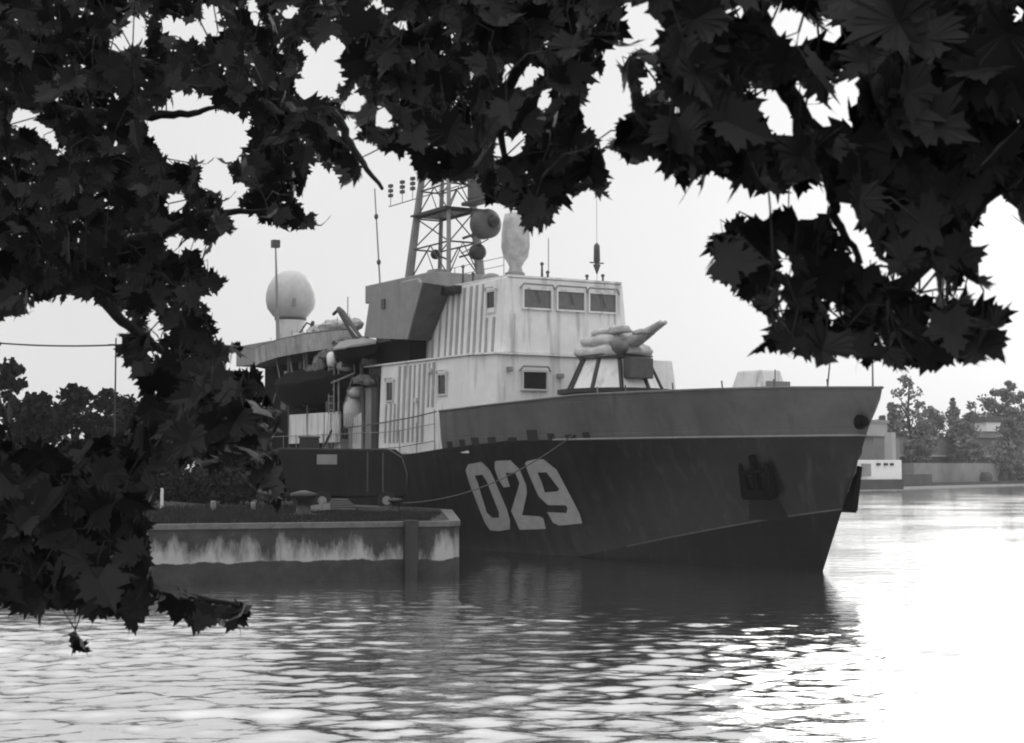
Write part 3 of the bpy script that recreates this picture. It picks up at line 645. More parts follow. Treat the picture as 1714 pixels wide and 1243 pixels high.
# doorway and deck clutter below
bm = BM(); box(bm, 29.21, 31.2, 1.5, 4.2, 4.6, 9.25); link('passage_screen', bm, M['dark'], low)
bm = BM(); box(bm, 29.55, 30.35, 4.12, 4.5, 4.6, 8.7); bevel(link('cable_duct', bm, M['dark'], ship), .12, 3)
bm = BM(); box(bm, 30.4, 31.4, 4.1, 4.45, 4.6, 8.2); bevel(link('pale_duct', bm, M['mid'], ship), .12, 3)
def cowl(s, t, z0, r, h, m=M['palesh']):
    bm = BM(); lathe(bm, [(r * .55, z0), (r * .55, z0 + h * .45), (r, z0 + h * .5), (r, z0 + h * .85), (r * .75, z0 + h * .96), (r * .1, z0 + h)], (s, t), 18); return link('ventilator', bm, m, ship, True)
cowl(33.4, 4.0, 4.5, .62, 3.4); cowl(35.9, 4.1, 4.5, .42, 2.2, M['mid'])
bm = BM(); box(bm, 34.2, 41.2, 4.45, 4.6, 5.3, 7.0); sp_ = bevel(link('spray_screen', bm, M['pale'], ship), .04)
for s in (36.1, 38.4): 
    bm = BM(); box(bm, s - .03, s + .03, 4.6, 4.64, 5.3, 7.0); link('screen_seam', bm, M['strip'], sp_)
bm = BM(); hexa(bm, [(31.9, 3.9, 4.5), (33.0, 3.9, 4.5), (33.0, 4.3, 4.5), (31.9, 4.3, 4.5)], [(31.9, 3.9, 6.9), (33.0, 3.9, 6.6), (33.0, 4.3, 6.6), (31.9, 4.3, 6.9)]); link('deck_locker', bm, M['palesh'], ship)
for a, b in ((34.6, 35.5), (36.2, 37.0)):
    bm = BM(); box(bm, a, b, 3.7, 4.3, 4.48, 5.5); bevel(link('deck_locker', bm, M['palesh'] if a < 36 else M['mid'], ship), .05)
bm = BM(); tube(bm, [(36.7, 4.66, 4.5), (35.0, 4.66, 6.0)], .05); link('brace', bm, M['middark'], ship)
lad = root('ladder', None, None); lad.parent = ship
for s in (34.6, 35.3):
    bm = BM(); tube(bm, [(s, 4.7, 6.9), (s, 4.7, 10.4)], .045); link('ladder_rail', bm, M['mid'], lad)
for k in range(9):
    bm = BM(); tube(bm, [(34.6, 4.7, 7.1 + k * .38), (35.3, 4.7, 7.1 + k * .38)], .03, 5); link('rung', bm, M['mid'], lad)
bm = BM(); tube(bm, [(33.0, 4.7, 8.85), (34.8, 4.75, 8.6), (36.4, 4.8, 8.6), (38.0, 4.75, 8.5)], .06); tube(bm, [(33.0, 4.7, 8.85), (31.9, 4.7, 9.0)], .06); link('hand_rail', bm, M['mid'], ship)
lump('rolled_canvas', [((36.7, 4.7, 9.7), (.8, .25, .55)), ((35.2, 4.8, 10.2), (1.3, .25, .3)), ((33.4, 4.8, 10.7), (1.2, .25, .28)), ((38.0, 4.6, 9.3), (.6, .25, .45))], M['canvasd'], ship, .07)
lump('hammock_canvas', [((31.0, 4.7, 8.6), (1.0, .3, .28)), ((29.9, 4.8, 8.4), (.5, .25, .2))], M['canvasd'], ship, .05)
rq = random.Random(5)
for i in range(13):
    s0 = 32.2 + i * 1.05; wd_ = rq.uniform(.3, .8); z0 = rq.choice((7.4, 8.0, 9.2, 9.7)); h_ = rq.uniform(.35, .9); m_ = M[rq.choice(('middark', 'mid', 'canvasd', 'middark'))]
    bm = BM(); box(bm, s0 - wd_ / 2, s0 + wd_ / 2, 2.62, 2.62 + rq.uniform(.2, 1.0), z0, z0 + h_); bevel(link('wall_locker', bm, m_, aft), .05)
for i in range(6):
    s0 = 33.0 + i * 2.1; bm = BM(); tube(bm, [(s0, 4.5, 10.5), (s0 + rq.uniform(-.8, .8), 4.55, 9.2), (s0 + rq.uniform(-1, 1), 4.6, rq.uniform(6.6, 8.2))], rq.uniform(.025, .06), 6); link('hanging_line', bm, M['mid'], plat)
for s0, z0 in ((32.6, 8.0), (34.0, 9.5)):
    bm = BM(); tube(bm, [(s0 - .55, 4.3, z0), (s0 + .55, 4.3, z0)], .3, 12); link('life_raft', bm, M['canvas'], ship, True)
bm = BM()
for k in range(14): tube(bm, [(31.6 + k * .3, 4.62, 6.9), (31.9 + k * .3, 4.62, 5.2)], .012, 4)
link('rope_netting', bm, M['mid'], ship)
# guard rails: starboard side, alongside the deckhouse and aft
rails = root('guard_rail', None, None); rails.parent = ship
sx = [22.6 + 1.9 * i for i in range(17)]
for s in sx:
    if 28 < s < 30: continue
    bm = BM(); z0 = zblack(s); tube(bm, [(s, 4.74, z0), (s, 4.78, z0 + (1.95 if s < 24 else 1.5) if s < 25 else z0 + 1.3)], .025, 5); link('rail_stanchion', bm, M['mid'], rails)
for hh, mm in ((1.0, M['mid']), (.33, M['middark'])):
    bm = BM(); tube(bm, [(s, 4.80, zblack(s) + hh * (1.25 + (.6 if s < 24 else 0) * 0)) for s in sx], .022, 5); link('rail_wire', bm, mm, rails, True)
bm = BM(); tube(bm, [(22.2, 4.86, 6.65), (24.5, 4.86, 6.45), (28, 4.84, 6.25), (33, 4.82, 6.05)], .035, 5); link('rail_wire', bm, M['middark'], rails)

# ship's boat on its chocks by the deckhouse, canvas-covered
bt = root('ship_boat', "small dark-hulled ship's boat under a canvas cover, carried beneath the bridge wing", 'boat', sw(31.2, 4.9, 9.35), ANG)
bm = BM(); secs = []
for i, x in enumerate(np.linspace(-2.4, 2.6, 9)):
    k = abs((x - .1) / 2.5); b_ = .8 * (1 - k ** 3) + .03; zb = .12 + .5 * k ** 3; zt_ = .95 + .18 * k ** 2
    secs.append([bm.verts.new((x, y, z)) for y, z in ((b_, zt_), (b_ * .95, zt_ - .35), (b_ * .6, zb + .15), (0, zb), (-b_ * .6, zb + .15), (-b_ * .95, zt_ - .35), (-b_, zt_))])
for a, b in zip(secs, secs[1:]):
    for k in range(6): bm.faces.new((a[k], a[k + 1], b[k + 1], b[k]))
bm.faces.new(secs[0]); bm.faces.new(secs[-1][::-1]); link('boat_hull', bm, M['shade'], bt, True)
bm = BM(); secs = []
for i, x in enumerate(np.linspace(-2.4, 2.6, 13)):
    k = abs((x - .1) / 2.5); b_ = .84 * (1 - k ** 3) + .05; zt_ = .93 + .18 * k ** 2; hh = .45 * (1 - k ** 2) + .08 + random.uniform(-.05, .05)
    secs.append([bm.verts.new((x, y, z + random.uniform(-.03, .03))) for y, z in ((b_, zt_ - .08), (b_, zt_), (b_ * .55, zt_ + hh * .75), (0, zt_ + hh), (-b_ * .55, zt_ + hh * .75), (-b_, zt_))])
for a, b in zip(secs, secs[1:]):
    for k in range(5): bm.faces.new((a[k], a[k + 1], b[k + 1], b[k]))
link('boat_cover', bm, M['mid'], bt)
bm = BM(); ball(bm, Vector((2.55, .35, .45)), .33, .25, .42, 10, 8, .05); link('fender', bm, M['white'], bt, True)
for x in (-1.3, 1.3):
    bm = BM(); box(bm, x - .06, x + .06, -.5, .3, -.02, .3); link('chock', bm, M['middark'], bt)

def copy_tree(o, parent=None):
    c = o.copy(); COL.objects.link(c); c.parent = parent
    for ch in [x for x in COL.objects if x.parent == o]: copy_tree(ch, c)
    return c
b2 = copy_tree(bt); b2.location = sw(38.6, 4.2, 7.1); b2.scale = (2.1, 1.3, 1.75)
b2['label'] = 'larger black boat stowed in the shade under the after platform'
for ch in [x for x in COL.objects if x.parent == b2]:
    if ch.name.startswith('fender'): bpy.data.objects.remove(ch)
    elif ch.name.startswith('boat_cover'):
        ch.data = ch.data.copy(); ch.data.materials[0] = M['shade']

# ------------------------------------------------------------------ quay
qp = Vector((-1.86, 58.0, 0)); ql = Vector((-12.1, 54.6, 0)); qd = (ql - qp).normalized()
end = qp + qd * 75
sA = (qp - BOW).dot(AX)
back = BOW + AX * 190 + NX * 6.6
corner2 = BOW + AX * 17.5 + NX * 6.6
QZ = 2.03
def round_corner(pts, i, r, n=6):
    p = pts[i]; a = (pts[i - 1] - p).normalized(); b = (pts[(i + 1) % len(pts)] - p).normalized()
    p0 = p + a * r; p1 = p + b * r
    return [p0.lerp(p, t * 1.0).lerp(p.lerp(p1, t), t) for t in np.linspace(0, 1, n)]
qpts = [end, qp, corner2, back, Vector((-160, back.y + 30, 0)), Vector((-160, 40, 0))]
poly = [end] + round_corner(qpts, 1, .9) + [corner2, back, qpts[4], qpts[5]]
quay = root('concrete_quay', 'low stained concrete quay with rounded corner and pale coping, lying alongside the black hull', 'quay')
bm = BM(); hexa(bm, [(p.x, p.y, -1.5) for p in poly], [(p.x, p.y, QZ - .12) for p in poly]); link('quay_wall', bm, M['quay'], quay)
bm = BM(); out = [p + Vector((0, 0, 0)) for p in poly[:9]]
cen = Vector((-30, 90, 0))
cp = []
for p in out:
    cp.append(p + (p - cen).normalized() * .07)
inner = [p + (cen - p).normalized() * .55 for p in out]
for i in range(len(cp) - 1):
    a, b, c, d = cp[i], cp[i + 1], inner[i + 1], inner[i]
    va = [bm.verts.new((q.x, q.y, QZ - .16)) for q in (a, b, c, d)]; vb_ = [bm.verts.new((q.x, q.y, QZ + .02)) for q in (a, b, c, d)]
    bm.faces.new(vb_); bm.faces.new((va[0], va[1], vb_[1], vb_[0])); bm.faces.new((va[3], va[2], vb_[2], vb_[3])); bm.faces.new(va[::-1])
link('coping', bm, M['quayedge'], quay)
tp = [p + (cen - p).normalized() * .3 for p in poly[:9]] + poly[9:]
bm = BM(); f = bm.faces.new([bm.verts.new((p.x, p.y, QZ - .05)) for p in tp]); f.normal_update()
if f.normal.z < 0: f.normal_flip()
tag(link('quay_ground', bm, M['grass']), kind='structure')
# rough low ground rising towards the trees at the back of the quay
bm = BM(); nx_, ny_ = 40, 22
gg = [[None] * nx_ for _ in range(ny_)]
for j in range(ny_):
    for i in range(nx_):
        v = j / (ny_ - 1); y = 73 + v * 75
        xr = min(-5.5 - (y - 73) * .62, -5.5); x = xr - i * 1.6 * (1 + v)
        e = min(1, min(i, 4) / 4) * min(1, j / 3)
        gg[j][i] = bm.verts.new((x, y, QZ - .08 + e * (.15 + 1.1 * v + .15 * math.sin(i * 1.3 + j) + random.uniform(-.06, .06))))
for j in range(ny_ - 1):
    for i in range(nx_ - 1): bm.faces.new((gg[j][i + 1], gg[j][i], gg[j + 1][i], gg[j + 1][i + 1]))
tag(link('grassy_rise', bm, M['grass'], None, True), kind='structure')
# timber pile in front of the quay face, tyre fenders
def at_face(px, off, z):      # point on the quay face below a column of the picture
    x = (px - CX) / F; t = (qp.x - x * qp.y) / (x * qd.y - qd.x)
    n_ = Vector((qd.y, -qd.x, 0)); n_ = n_ if n_.y < 0 else -n_
    p = qp + qd * t + n_ * off; return Vector((p.x, p.y, z))
bm = BM(); p = at_face(686, .22, 0); tube(bm, [(p.x, p.y, -1.4), (p.x, p.y, QZ + .08)], .27, 10); pile = tag(link('fender_pile', bm, M['dark']), 'dark timber fender pile standing against the quay face near its rounded corner', 'pile')
def bollard(px, D, label, sc=1.0, m=M['dark']):
    p = pix(px, 860, D); r = root('bollard', label, 'bollard', (p.x, D, QZ - .03), 0)
    bm = BM(); lathe(bm, [(.34 * sc, 0), (.34 * sc, .06), (.2 * sc, .12), (.18 * sc, .4 * sc), (.36 * sc, .5 * sc), (.36 * sc, .6 * sc), (.1, .68 * sc)], n=16); link('bollard_body', bm, m, r, True)
    bm = BM(); box(bm, -.45 * sc, .45 * sc, -.3 * sc, .3 * sc, 0, .05); link('base_plate', bm, m, r)
    return p
bollard(508, 66, 'squat black bollard on the quay edge in front of the rope pile', 1.5)
bp2 = bollard(662, 71.6, 'bollard near the quay corner that holds the rope from the 029 bow', .9)
# rope coil heap, planks and scraps by the bollards
bm = BM()
for k in range(5):
    r_ = .75 - .1 * k; c = pix(570, 850, 72); tube(bm, [(c.x + r_ * math.cos(a), 71.8 + r_ * .8 * math.sin(a), QZ + .08 + .1 * k) for a in np.linspace(0, 6.2, 18)], .06, 6)
tag(link('rope_coil', bm, M['rope'], None, True), 'coil of heavy mooring rope lying on the quay right of the squat bollard', 'rope')
def plank(px, D, l, rz, h, label, m):
    p = pix(px, 850, D); bm = BM(); box(bm, -l / 2, l / 2, -.14, .14, 0, h)
    o = link('timber_plank', bm, m); o.location = (p.x, D, QZ - .02); o.rotation_euler = (0, R(-7), rz); tag(o, label, 'plank')
plank(525, 71.2, 1.7, R(-35), .28, 'pale weathered timber leaning beside the squat black bollard', M['mid'])
plank(628, 71.0, 1.5, R(-25), .2, 'pale timber lying between the rope coil and the quay corner', M['middark'])
# mooring ropes
a = (bp2.x, 71.6, QZ + .35); b = sw(10.9, half(10.9, 5.3) + .08, 5.35)
bm = BM(); tube(bm, sag(a, b, .75), .026, 6); tag(link('mooring_rope', bm, M['rope'], None, True), 'slack mooring rope running from the quay corner across the painted 029 up to the bulwark', 'rope')
bm = BM(); a2 = (bp2.x + .1, 71.5, QZ + .2); tube(bm, sag((bp2.x - 3.2, 71.9, QZ + .35), a2, .1), .05, 6); tag(link('mooring_rope', bm, M['rope'], None, True), 'slack rope lying on the quay between rope coil and corner bollard', 'rope')
# posts
def post(px, D, h, label, m, r_=.07):
    p = pix(px, 840, D); bm = BM(); lathe(bm, [(r_, 0), (r_, h * .9), (r_ * .6, h)], n=10); o = link('marker_post', bm, m); o.location = (p.x, D, QZ); tag(o, label, 'post')
post(271, 76, .95, 'short bright white post standing alone on the dark quay', M['white'], .075)
post(357, 73, .42, 'low pale stub post on the quay, the one right of the white post', M['mid'], .13)
post(424, 73, .36, 'low pale stub post on the quay, nearer the squat bollard', M['mid'], .11)

# box trailer with rounded end, parked on the quay
c = pix(575, 800, 74.5)
tr = root('trailer', 'dark box trailer with rounded end and pale square panel, parked on the quay', 'trailer', (c.x, 74.6, QZ), R(8))
bm = BM(); prof = [(-3.1, .55), (2.7, .55), (2.9, .8), (2.95, 1.6), (2.75, 2.4), (2.3, 2.75), (-2.9, 2.8), (-3.1, 2.6)]
hexa(bm, [(x, -1.05, z) for x, z in prof], [(x, 1.05, z) for x, z in prof]); bevel(link('trailer_body', bm, M['trailer'], tr), .09, 3)
bm = BM(); box(bm, -1.25, -.35, -1.09, -1.04, 2.05, 2.5); link('panel', bm, M['mid'], tr)
bm = BM(); tube(bm, [(2.0, -1.08, 2.72), (2.6, -1.08, 2.35), (2.82, -1.08, 1.6), (2.8, -1.08, .7)], .035); link('edge_trim', bm, M['middark'], tr, True)
bm = BM(); box(bm, 1.0, 1.06, -1.1, -1.05, .8, 2.6); box(bm, 1.7, 1.76, -1.1, -1.05, .8, 2.6); link('door_frame', bm, M['middark'], tr)
for x in (-1.9, -1.0, 1.9):
    bm = BM(); bmesh.ops.create_cone(bm, segments=20, radius1=.42, radius2=.42, depth=.25, cap_ends=True)
    for v in bm.verts: v.co = Vector((v.co.x + x, v.co.z - .95, v.co.y + .42))
    wl_ = link('wheel', bm, M['tyre'], tr)
    bm = BM(); bmesh.ops.create_cone(bm, segments=14, radius1=.2, radius2=.2, depth=.04, cap_ends=True)
    for v in bm.verts: v.co = Vector((v.co.x + x, v.co.z - 1.09, v.co.y + .42))
    link('hub', bm, M['mid'], wl_)
# dark cargo box left of it
c = pix(513, 800, 76); cr_ = root('cargo_box', 'black upright cargo box behind the trailer end, against the pale deck screens', 'box', (c.x, 77.0, QZ), R(5))
bm = BM(); box(bm, -.45, .45, -.5, .5, .1, 3.3); bevel(link('box_body', bm, M['dark'], cr_), .04)
bm = BM(); box(bm, -.5, .5, -.55, .55, 3.3, 3.38); box(bm, -.4, -.2, -.4, .4, 0, .1); box(bm, .2, .4, -.4, .4, 0, .1); link('lid', bm, M['middark'], cr_)
# overhead line on two poles
for px, D, hz, lb in ((-12, 96, 14.6, 'thin pole holding the overhead cable at the left edge'), (194, 92, 14.4, 'thin pole holding the overhead cable beside the hanging maple leaves')):
    p = pix(px, 577, D); pr = root('utility_pole', lb, 'pole', (p.x, D, QZ))
    bm = BM(); tube(bm, [(0, 0, 0), (0, 0, p.z - QZ + .4)], .07, 8, .04); link('pole_shaft', bm, M['farbark'], pr)
    bm = BM(); box(bm, -.4, .4, -.05, .05, p.z - QZ - .05, p.z - QZ + .05); link('cross_bar', bm, M['farbark'], pr)
a = pix(-12, 573, 96); b = pix(194, 577, 92)
bm = BM(); tube(bm, sag(a, b, .12), .05, 5); tag(link('overhead_cable', bm, M['dark']), 'dark overhead cable strung between the two thin poles against the sky', 'cable')

# ------------------------------------------------------------------ trees in the distance
def leafy(bm, c, rad, n, size, gaps=0.0):
    """leaf clumps: small crumpled faces spread through sub-clumps of a crown"""
    for _ in range(n):
        d = Vector(np.random.default_rng(random.randrange(1 << 30)).normal(size=3)); d.normalize()
        p = Vector(c) + Vector((d.x * rad[0], d.y * rad[1], d.z * rad[2])) * random.uniform(.35, 1.05)
        s = size * random.uniform(.5, 1.3); q = Quaternion((random.gauss(0, 1), random.gauss(0, 1), random.gauss(0, 1), random.gauss(0, 1))).normalized()
        k = random.choice((4, 5)); vs = []
        for i in range(k):
            a = 2 * math.pi * i / k + random.uniform(-.3, .3); rr = s * random.uniform(.5, 1)
            vs.append(bm.verts.new(p + q @ Vector((rr * math.cos(a), rr * math.sin(a), random.uniform(-.1, .1) * s))))
        bm.faces.new(vs)
def tree(base, h, w_, m, label, group, nsub=16, n=46, size=.5, low=.25, cat='tree', conic=False):
    r = root('tree', label, cat, base, 0, group)
    bm = BM(); tube(bm, [(0, 0, 0), (.02 * h, 0, h * .3), (-.02 * h, 0, h * .6), (0, 0, h * .88)], h * .028, 7, h * .006)
    for k in range(5):
        a = random.uniform(0, 6.28); z = h * random.uniform(.3, .65); tube(bm, [(0, 0, z), (math.cos(a) * w_ * .2, math.sin(a) * w_ * .2, z + h * .1), (math.cos(a) * w_ * .38, math.sin(a) * w_ * .38, z + h * .16)], h * .01, 5, h * .003)
    link('trunk', bm, M['farbark'], r)
    bm = BM()
    for k in range(nsub):
        v = random.random(); z = h * (low + (1 - low) * v * .93)
        prof = (1 - v) ** .6 if conic else math.sin(math.pi * min(1, .18 + .8 * v)) ** .7
        a = random.uniform(0, 6.28); rr = w_ / 2 * prof * math.sqrt(random.random()) * .8
        sr = w_ * random.uniform(.08, .27) * (.5 + .5 * prof)
        leafy(bm, (rr * math.cos(a), rr * math.sin(a), z), (sr, sr, sr * .75), n, size)
    link('crown', bm, m, r)
    return r
FG = 'trees on the far shore'
for px, top, wpx, D, lb, cn in (
    (1524, 620, 84, 330, 'tall broad tree above the white workboat on the far shore', False),
    (1494, 668, 46, 322, 'loose small tree at the left end of the far-shore row', False),
    (1562, 672, 60, 345, 'low rounded tree right of the tallest far-shore tree', False),
    (1598, 655, 46, 350, 'narrow mid-height tree in the middle of the far-shore row', True),
    (1634, 668, 62, 352, 'wide low tree between the narrow tree and the pale hut', False),
    (1668, 640, 70, 360, 'big tree behind the pale hut', False),
    (1692, 624, 44, 362, 'tall tree at the right edge with the highest top there', False),
    (1712, 650, 60, 366, 'tree cut off by the right edge of the view', False),
    (1478, 690, 30, 330, 'small bush-like tree just right of the bow', False),
    (1545, 700, 60, 320, 'bushy low tree directly above the left end of the long shed', False),
    (1612, 700, 70, 330, 'bushy low tree above the middle of the long shed', False),
    (1690, 692, 60, 335, 'dark bushy tree beside the pale hut, over the shed', False)):
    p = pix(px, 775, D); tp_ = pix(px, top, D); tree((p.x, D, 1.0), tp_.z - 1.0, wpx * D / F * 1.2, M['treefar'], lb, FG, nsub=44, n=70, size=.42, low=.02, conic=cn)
QG = 'trees at the back of the quay'
for px, top, wpx, D, lb in (
    (18, 600, 120, 118, 'tall dark tree at the left edge behind the quay'), (122, 628, 95, 112, 'dark rounded tree below the left pole cable'),
    (185, 640, 100, 122, 'grey-green tree right of the rounded dark tree'), (262, 650, 120, 118, 'dark tree half hidden by hanging maple leaves'),
    (345, 640, 120, 124, 'dark tree behind the leaf column, nearer the ship'), (412, 690, 70, 122, 'low dark tree ending the row beside the ship'),
    (60, 655, 120, 104, 'low spreading dark tree in front of the left edge tree'), (225, 668, 130, 104, 'low spreading dark tree in the middle of the quay row')):
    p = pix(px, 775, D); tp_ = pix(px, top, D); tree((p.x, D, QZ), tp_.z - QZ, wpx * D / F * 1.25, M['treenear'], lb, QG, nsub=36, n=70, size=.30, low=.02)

for k, (px, D, h, wd, lb) in enumerate(((262, 84, 1.5, 4.0, 'dark low bush right of the bright white post line, nearest the leaves'), (318, 86, 1.9, 4.5, 'dark bush between the white post and the first stub post'),
        (378, 88, 2.2, 4.2, 'taller dark bush behind the two stub posts'), (432, 85, 1.5, 3.4, 'dark bush beside the black cargo box'), (225, 82, 1.7, 5, 'dark bush at the end of the quay turf, left of the white post'))):
    c = pix(px, 800, D); r_ = root('shrub', lb, 'bush', (c.x, D, QZ), 0, 'bushes on the quay')
    bm = BM()
    for q in range(16):
        a = random.uniform(0, 6.28); rr = wd * .5 * math.sqrt(random.random()); leafy(bm, (rr * math.cos(a), rr * math.sin(a) * .6, h * random.uniform(.1, .75)), (wd * .16, wd * .16, h * .3), 70, .16)
    link('foliage', bm, M['treenear'], r_)
    bm = BM(); tube(bm, [(0, 0, 0), (.1, 0, h * .6)], .06); link('stem', bm, M['farbark'], r_)
bm = BM()
for _ in range(5200):
    px = random.uniform(200, 760); D = random.uniform(55.5, 80) if px < 560 else random.uniform(57, 70); c = pix(px, 850, D); yf = qp.y + (c.x - qp.x) * qd.y / qd.x
    if D < yf + .7 or c.x > -3.1: continue
    for __ in range(3):
        x, y = c.x + random.uniform(-.15, .15), D + random.uniform(-.15, .15); h = random.uniform(.06, .28) * (1 if px < 500 else .6); a = random.uniform(0, 6.28)
        bm.faces.new([bm.verts.new(p) for p in ((x, y, QZ - .07), (x + .05 * math.cos(a), y + .05 * math.sin(a), QZ - .07), (x + random.uniform(-.1, .1), y, QZ + h))])
tag(link('grass', bm, M['grass']), 'rough dark grass growing along the quay top', 'grass', kind='stuff')

# ------------------------------------------------------------------ far shore works
def seg_box(name, px0, px1, D0, D1, z0, z1, depth, m, parent=None):
    a = pix(px0, 780, D0); b = pix(px1, 780, D1); d = (b - a); d.z = 0; d.normalize(); nn = Vector((-d.y, d.x, 0)); nn = nn if nn.y > 0 else -nn
    bm = BM(); pts = [a, b, b + nn * depth, a + nn * depth]
    hexa(bm, [(p.x, p.y, z0) for p in pts], [(p.x, p.y, z1) for p in pts]); return link(name, bm, m, parent)
emb = root('embankment_wall', 'long low stone embankment with pale footing on the far shore', 'wall')
seg_box('footing', 1400, 1760, 262, 352, -1, .38, 5, M['farstrip'], emb)
seg_box('dark_wall', 1400, 1560, 264, 300, .381, 2.55, 5, M['farwall'], emb)
seg_box('sea_wall', 1560.5, 1760, 300.5, 353, .381, 1.0, 6, M['farwall'], emb)
seg_box('weathered_wall', 1530, 1760, 300, 360, 1.0, 4.6, 3, M['farwallp'], emb)
for k, px in enumerate((1588, 1640, 1668, 1706)):
    a = pix(px, 780, 322 + k * 8); bm = BM(); ball(bm, Vector((a.x, a.y - 3.5, 1.4)), 1.6, 1, 1.1 + .4 * (k % 2), 10, 7, .15); tag(link('shore_bush', bm, M['farwall']), ('small dark bush left on the far sea wall', 'second dark bush along the far sea wall', 'tallest dark bush on the far sea wall', 'dark bush nearest the right edge on the sea wall')[k], 'bush', 'bushes on the far sea wall')
shed = root('long_shed', 'long low grey shed with a dark base band on the far shore', 'shed')
seg_box('shed_wall', 1508, 1770, 318, 366, 6.3, 9.7, 9, M['shed'], shed)
seg_box('shed_base', 1509, 1769, 318.5, 366.5, 1.0, 5.9, 8, M['shedband'], shed)
seg_box('shed_ledge', 1507, 1771, 317.5, 365.5, 5.9, 6.3, 9.6, M['farstrip'], shed)
seg_box('shed_roof', 1507, 1771, 317.4, 365.4, 9.7, 9.95, 9.8, M['shedband'], shed)
wb = root('workboat', 'white workboat with small dark portholes moored ahead of the bow', 'boat')
seg_box('boat_body', 1436, 1509, 256, 262, 1.9, 5.0, 5, M['white'], wb)
seg_box('boat_hull', 1434, 1512, 255.6, 261.8, .3, 1.9, 6, M['farwall'], wb)
seg_box('door', 1446, 1458, 255.7, 256.9, 2.4, 4.4, .5, M['mid'], wb)
for px in (1472, 1484, 1494): seg_box('porthole', px - 2.5, px + 2.5, 258.2 + (px - 1472) * .09, 258.6 + (px - 1472) * .09, 4.1, 4.5, .6, M['dark'], wb)
M['housepaint'] = mat('house_render', .33, .8, .12, .2)
hs = root('waterside_house', 'pale flat-roofed house seen between the bow and the far trees', 'house')
seg_box('house_wall', 1448, 1486, 300, 304, 1.0, 12.0, 9, M['housepaint'], hs)
for k in range(3): seg_box('window', 1453 + 10 * k, 1458 + 10 * k, 299.7 + k, 300.2 + k, 8.2, 9.6, .4, M['shedband'], hs)
seg_box('house_roof', 1445, 1490, 299.5, 303.8, 12.0, 12.6, 10, M['mid'], hs)
sh2 = root('grey_annex', 'grey low annex building in front of the pale house above the workboat', 'building')
seg_box('annex_wall', 1463, 1506, 285, 292, 1.0, 9.0, 6, M['shed'], sh2)
seg_box('annex_roof', 1462, 1507, 284.6, 291.8, 9.0, 9.3, 7, M['shedband'], sh2)
seg_box('annex_chimney', 1494, 1500, 283.5, 284.4, 1.0, 9.9, 1.5, M['housepaint'], sh2)
ht = root('pale_hut', 'tiny bright hut with a dark roof on the far shed, among the trees', 'hut')
seg_box('hut_plinth', 1622, 1682, 338, 343, 9.951, 11.3, 4, M['mid'], ht)
seg_box('hut_wall', 1652, 1676, 339.5, 342, 11.301, 13.2, 3, M['white'], ht)
seg_box('hut_roof', 1650, 1678, 339, 341.7, 13.201, 14.4, 4, M['shedband'], ht)

# ------------------------------------------------------------------ overhanging maples
# outline of the boughs, used to fill the volume 4-9 m in front of the camera with leaves
SCM = .5; MX0, MY0, MX1, MY1 = -260, -220, 1974, 1243
MW, MH = int((MX1 - MX0) * SCM), int((MY1 - MY0) * SCM)
def fill(mask, poly, val):
    P = [((x - MX0) * SCM, (y - MY0) * SCM) for x, y in poly]
    xs = [p[0] for p in P]; ys = [p[1] for p in P]
    x0, x1 = max(0, int(min(xs))), min(MW, int(max(xs)) + 2); y0, y1 = max(0, int(min(ys))), min(MH, int(max(ys)) + 2)
    if x1 <= x0 or y1 <= y0: return
    X, Y = np.meshgrid(np.arange(x0, x1) + .5, np.arange(y0, y1) + .5); ins = np.zeros(X.shape, bool)
    for i in range(len(P)):
        (ax_, ay_), (bx_, by_) = P[i], P[i - 1]
        if ay_ == by_: continue
        c = ((ay_ > Y) != (by_ > Y)) & (X < (bx_ - ax_) * (Y - ay_) / (by_ - ay_) + ax_); ins ^= c
    mask[y0:y1, x0:x1][ins] = val
mask = np.zeros((MH, MW), bool)
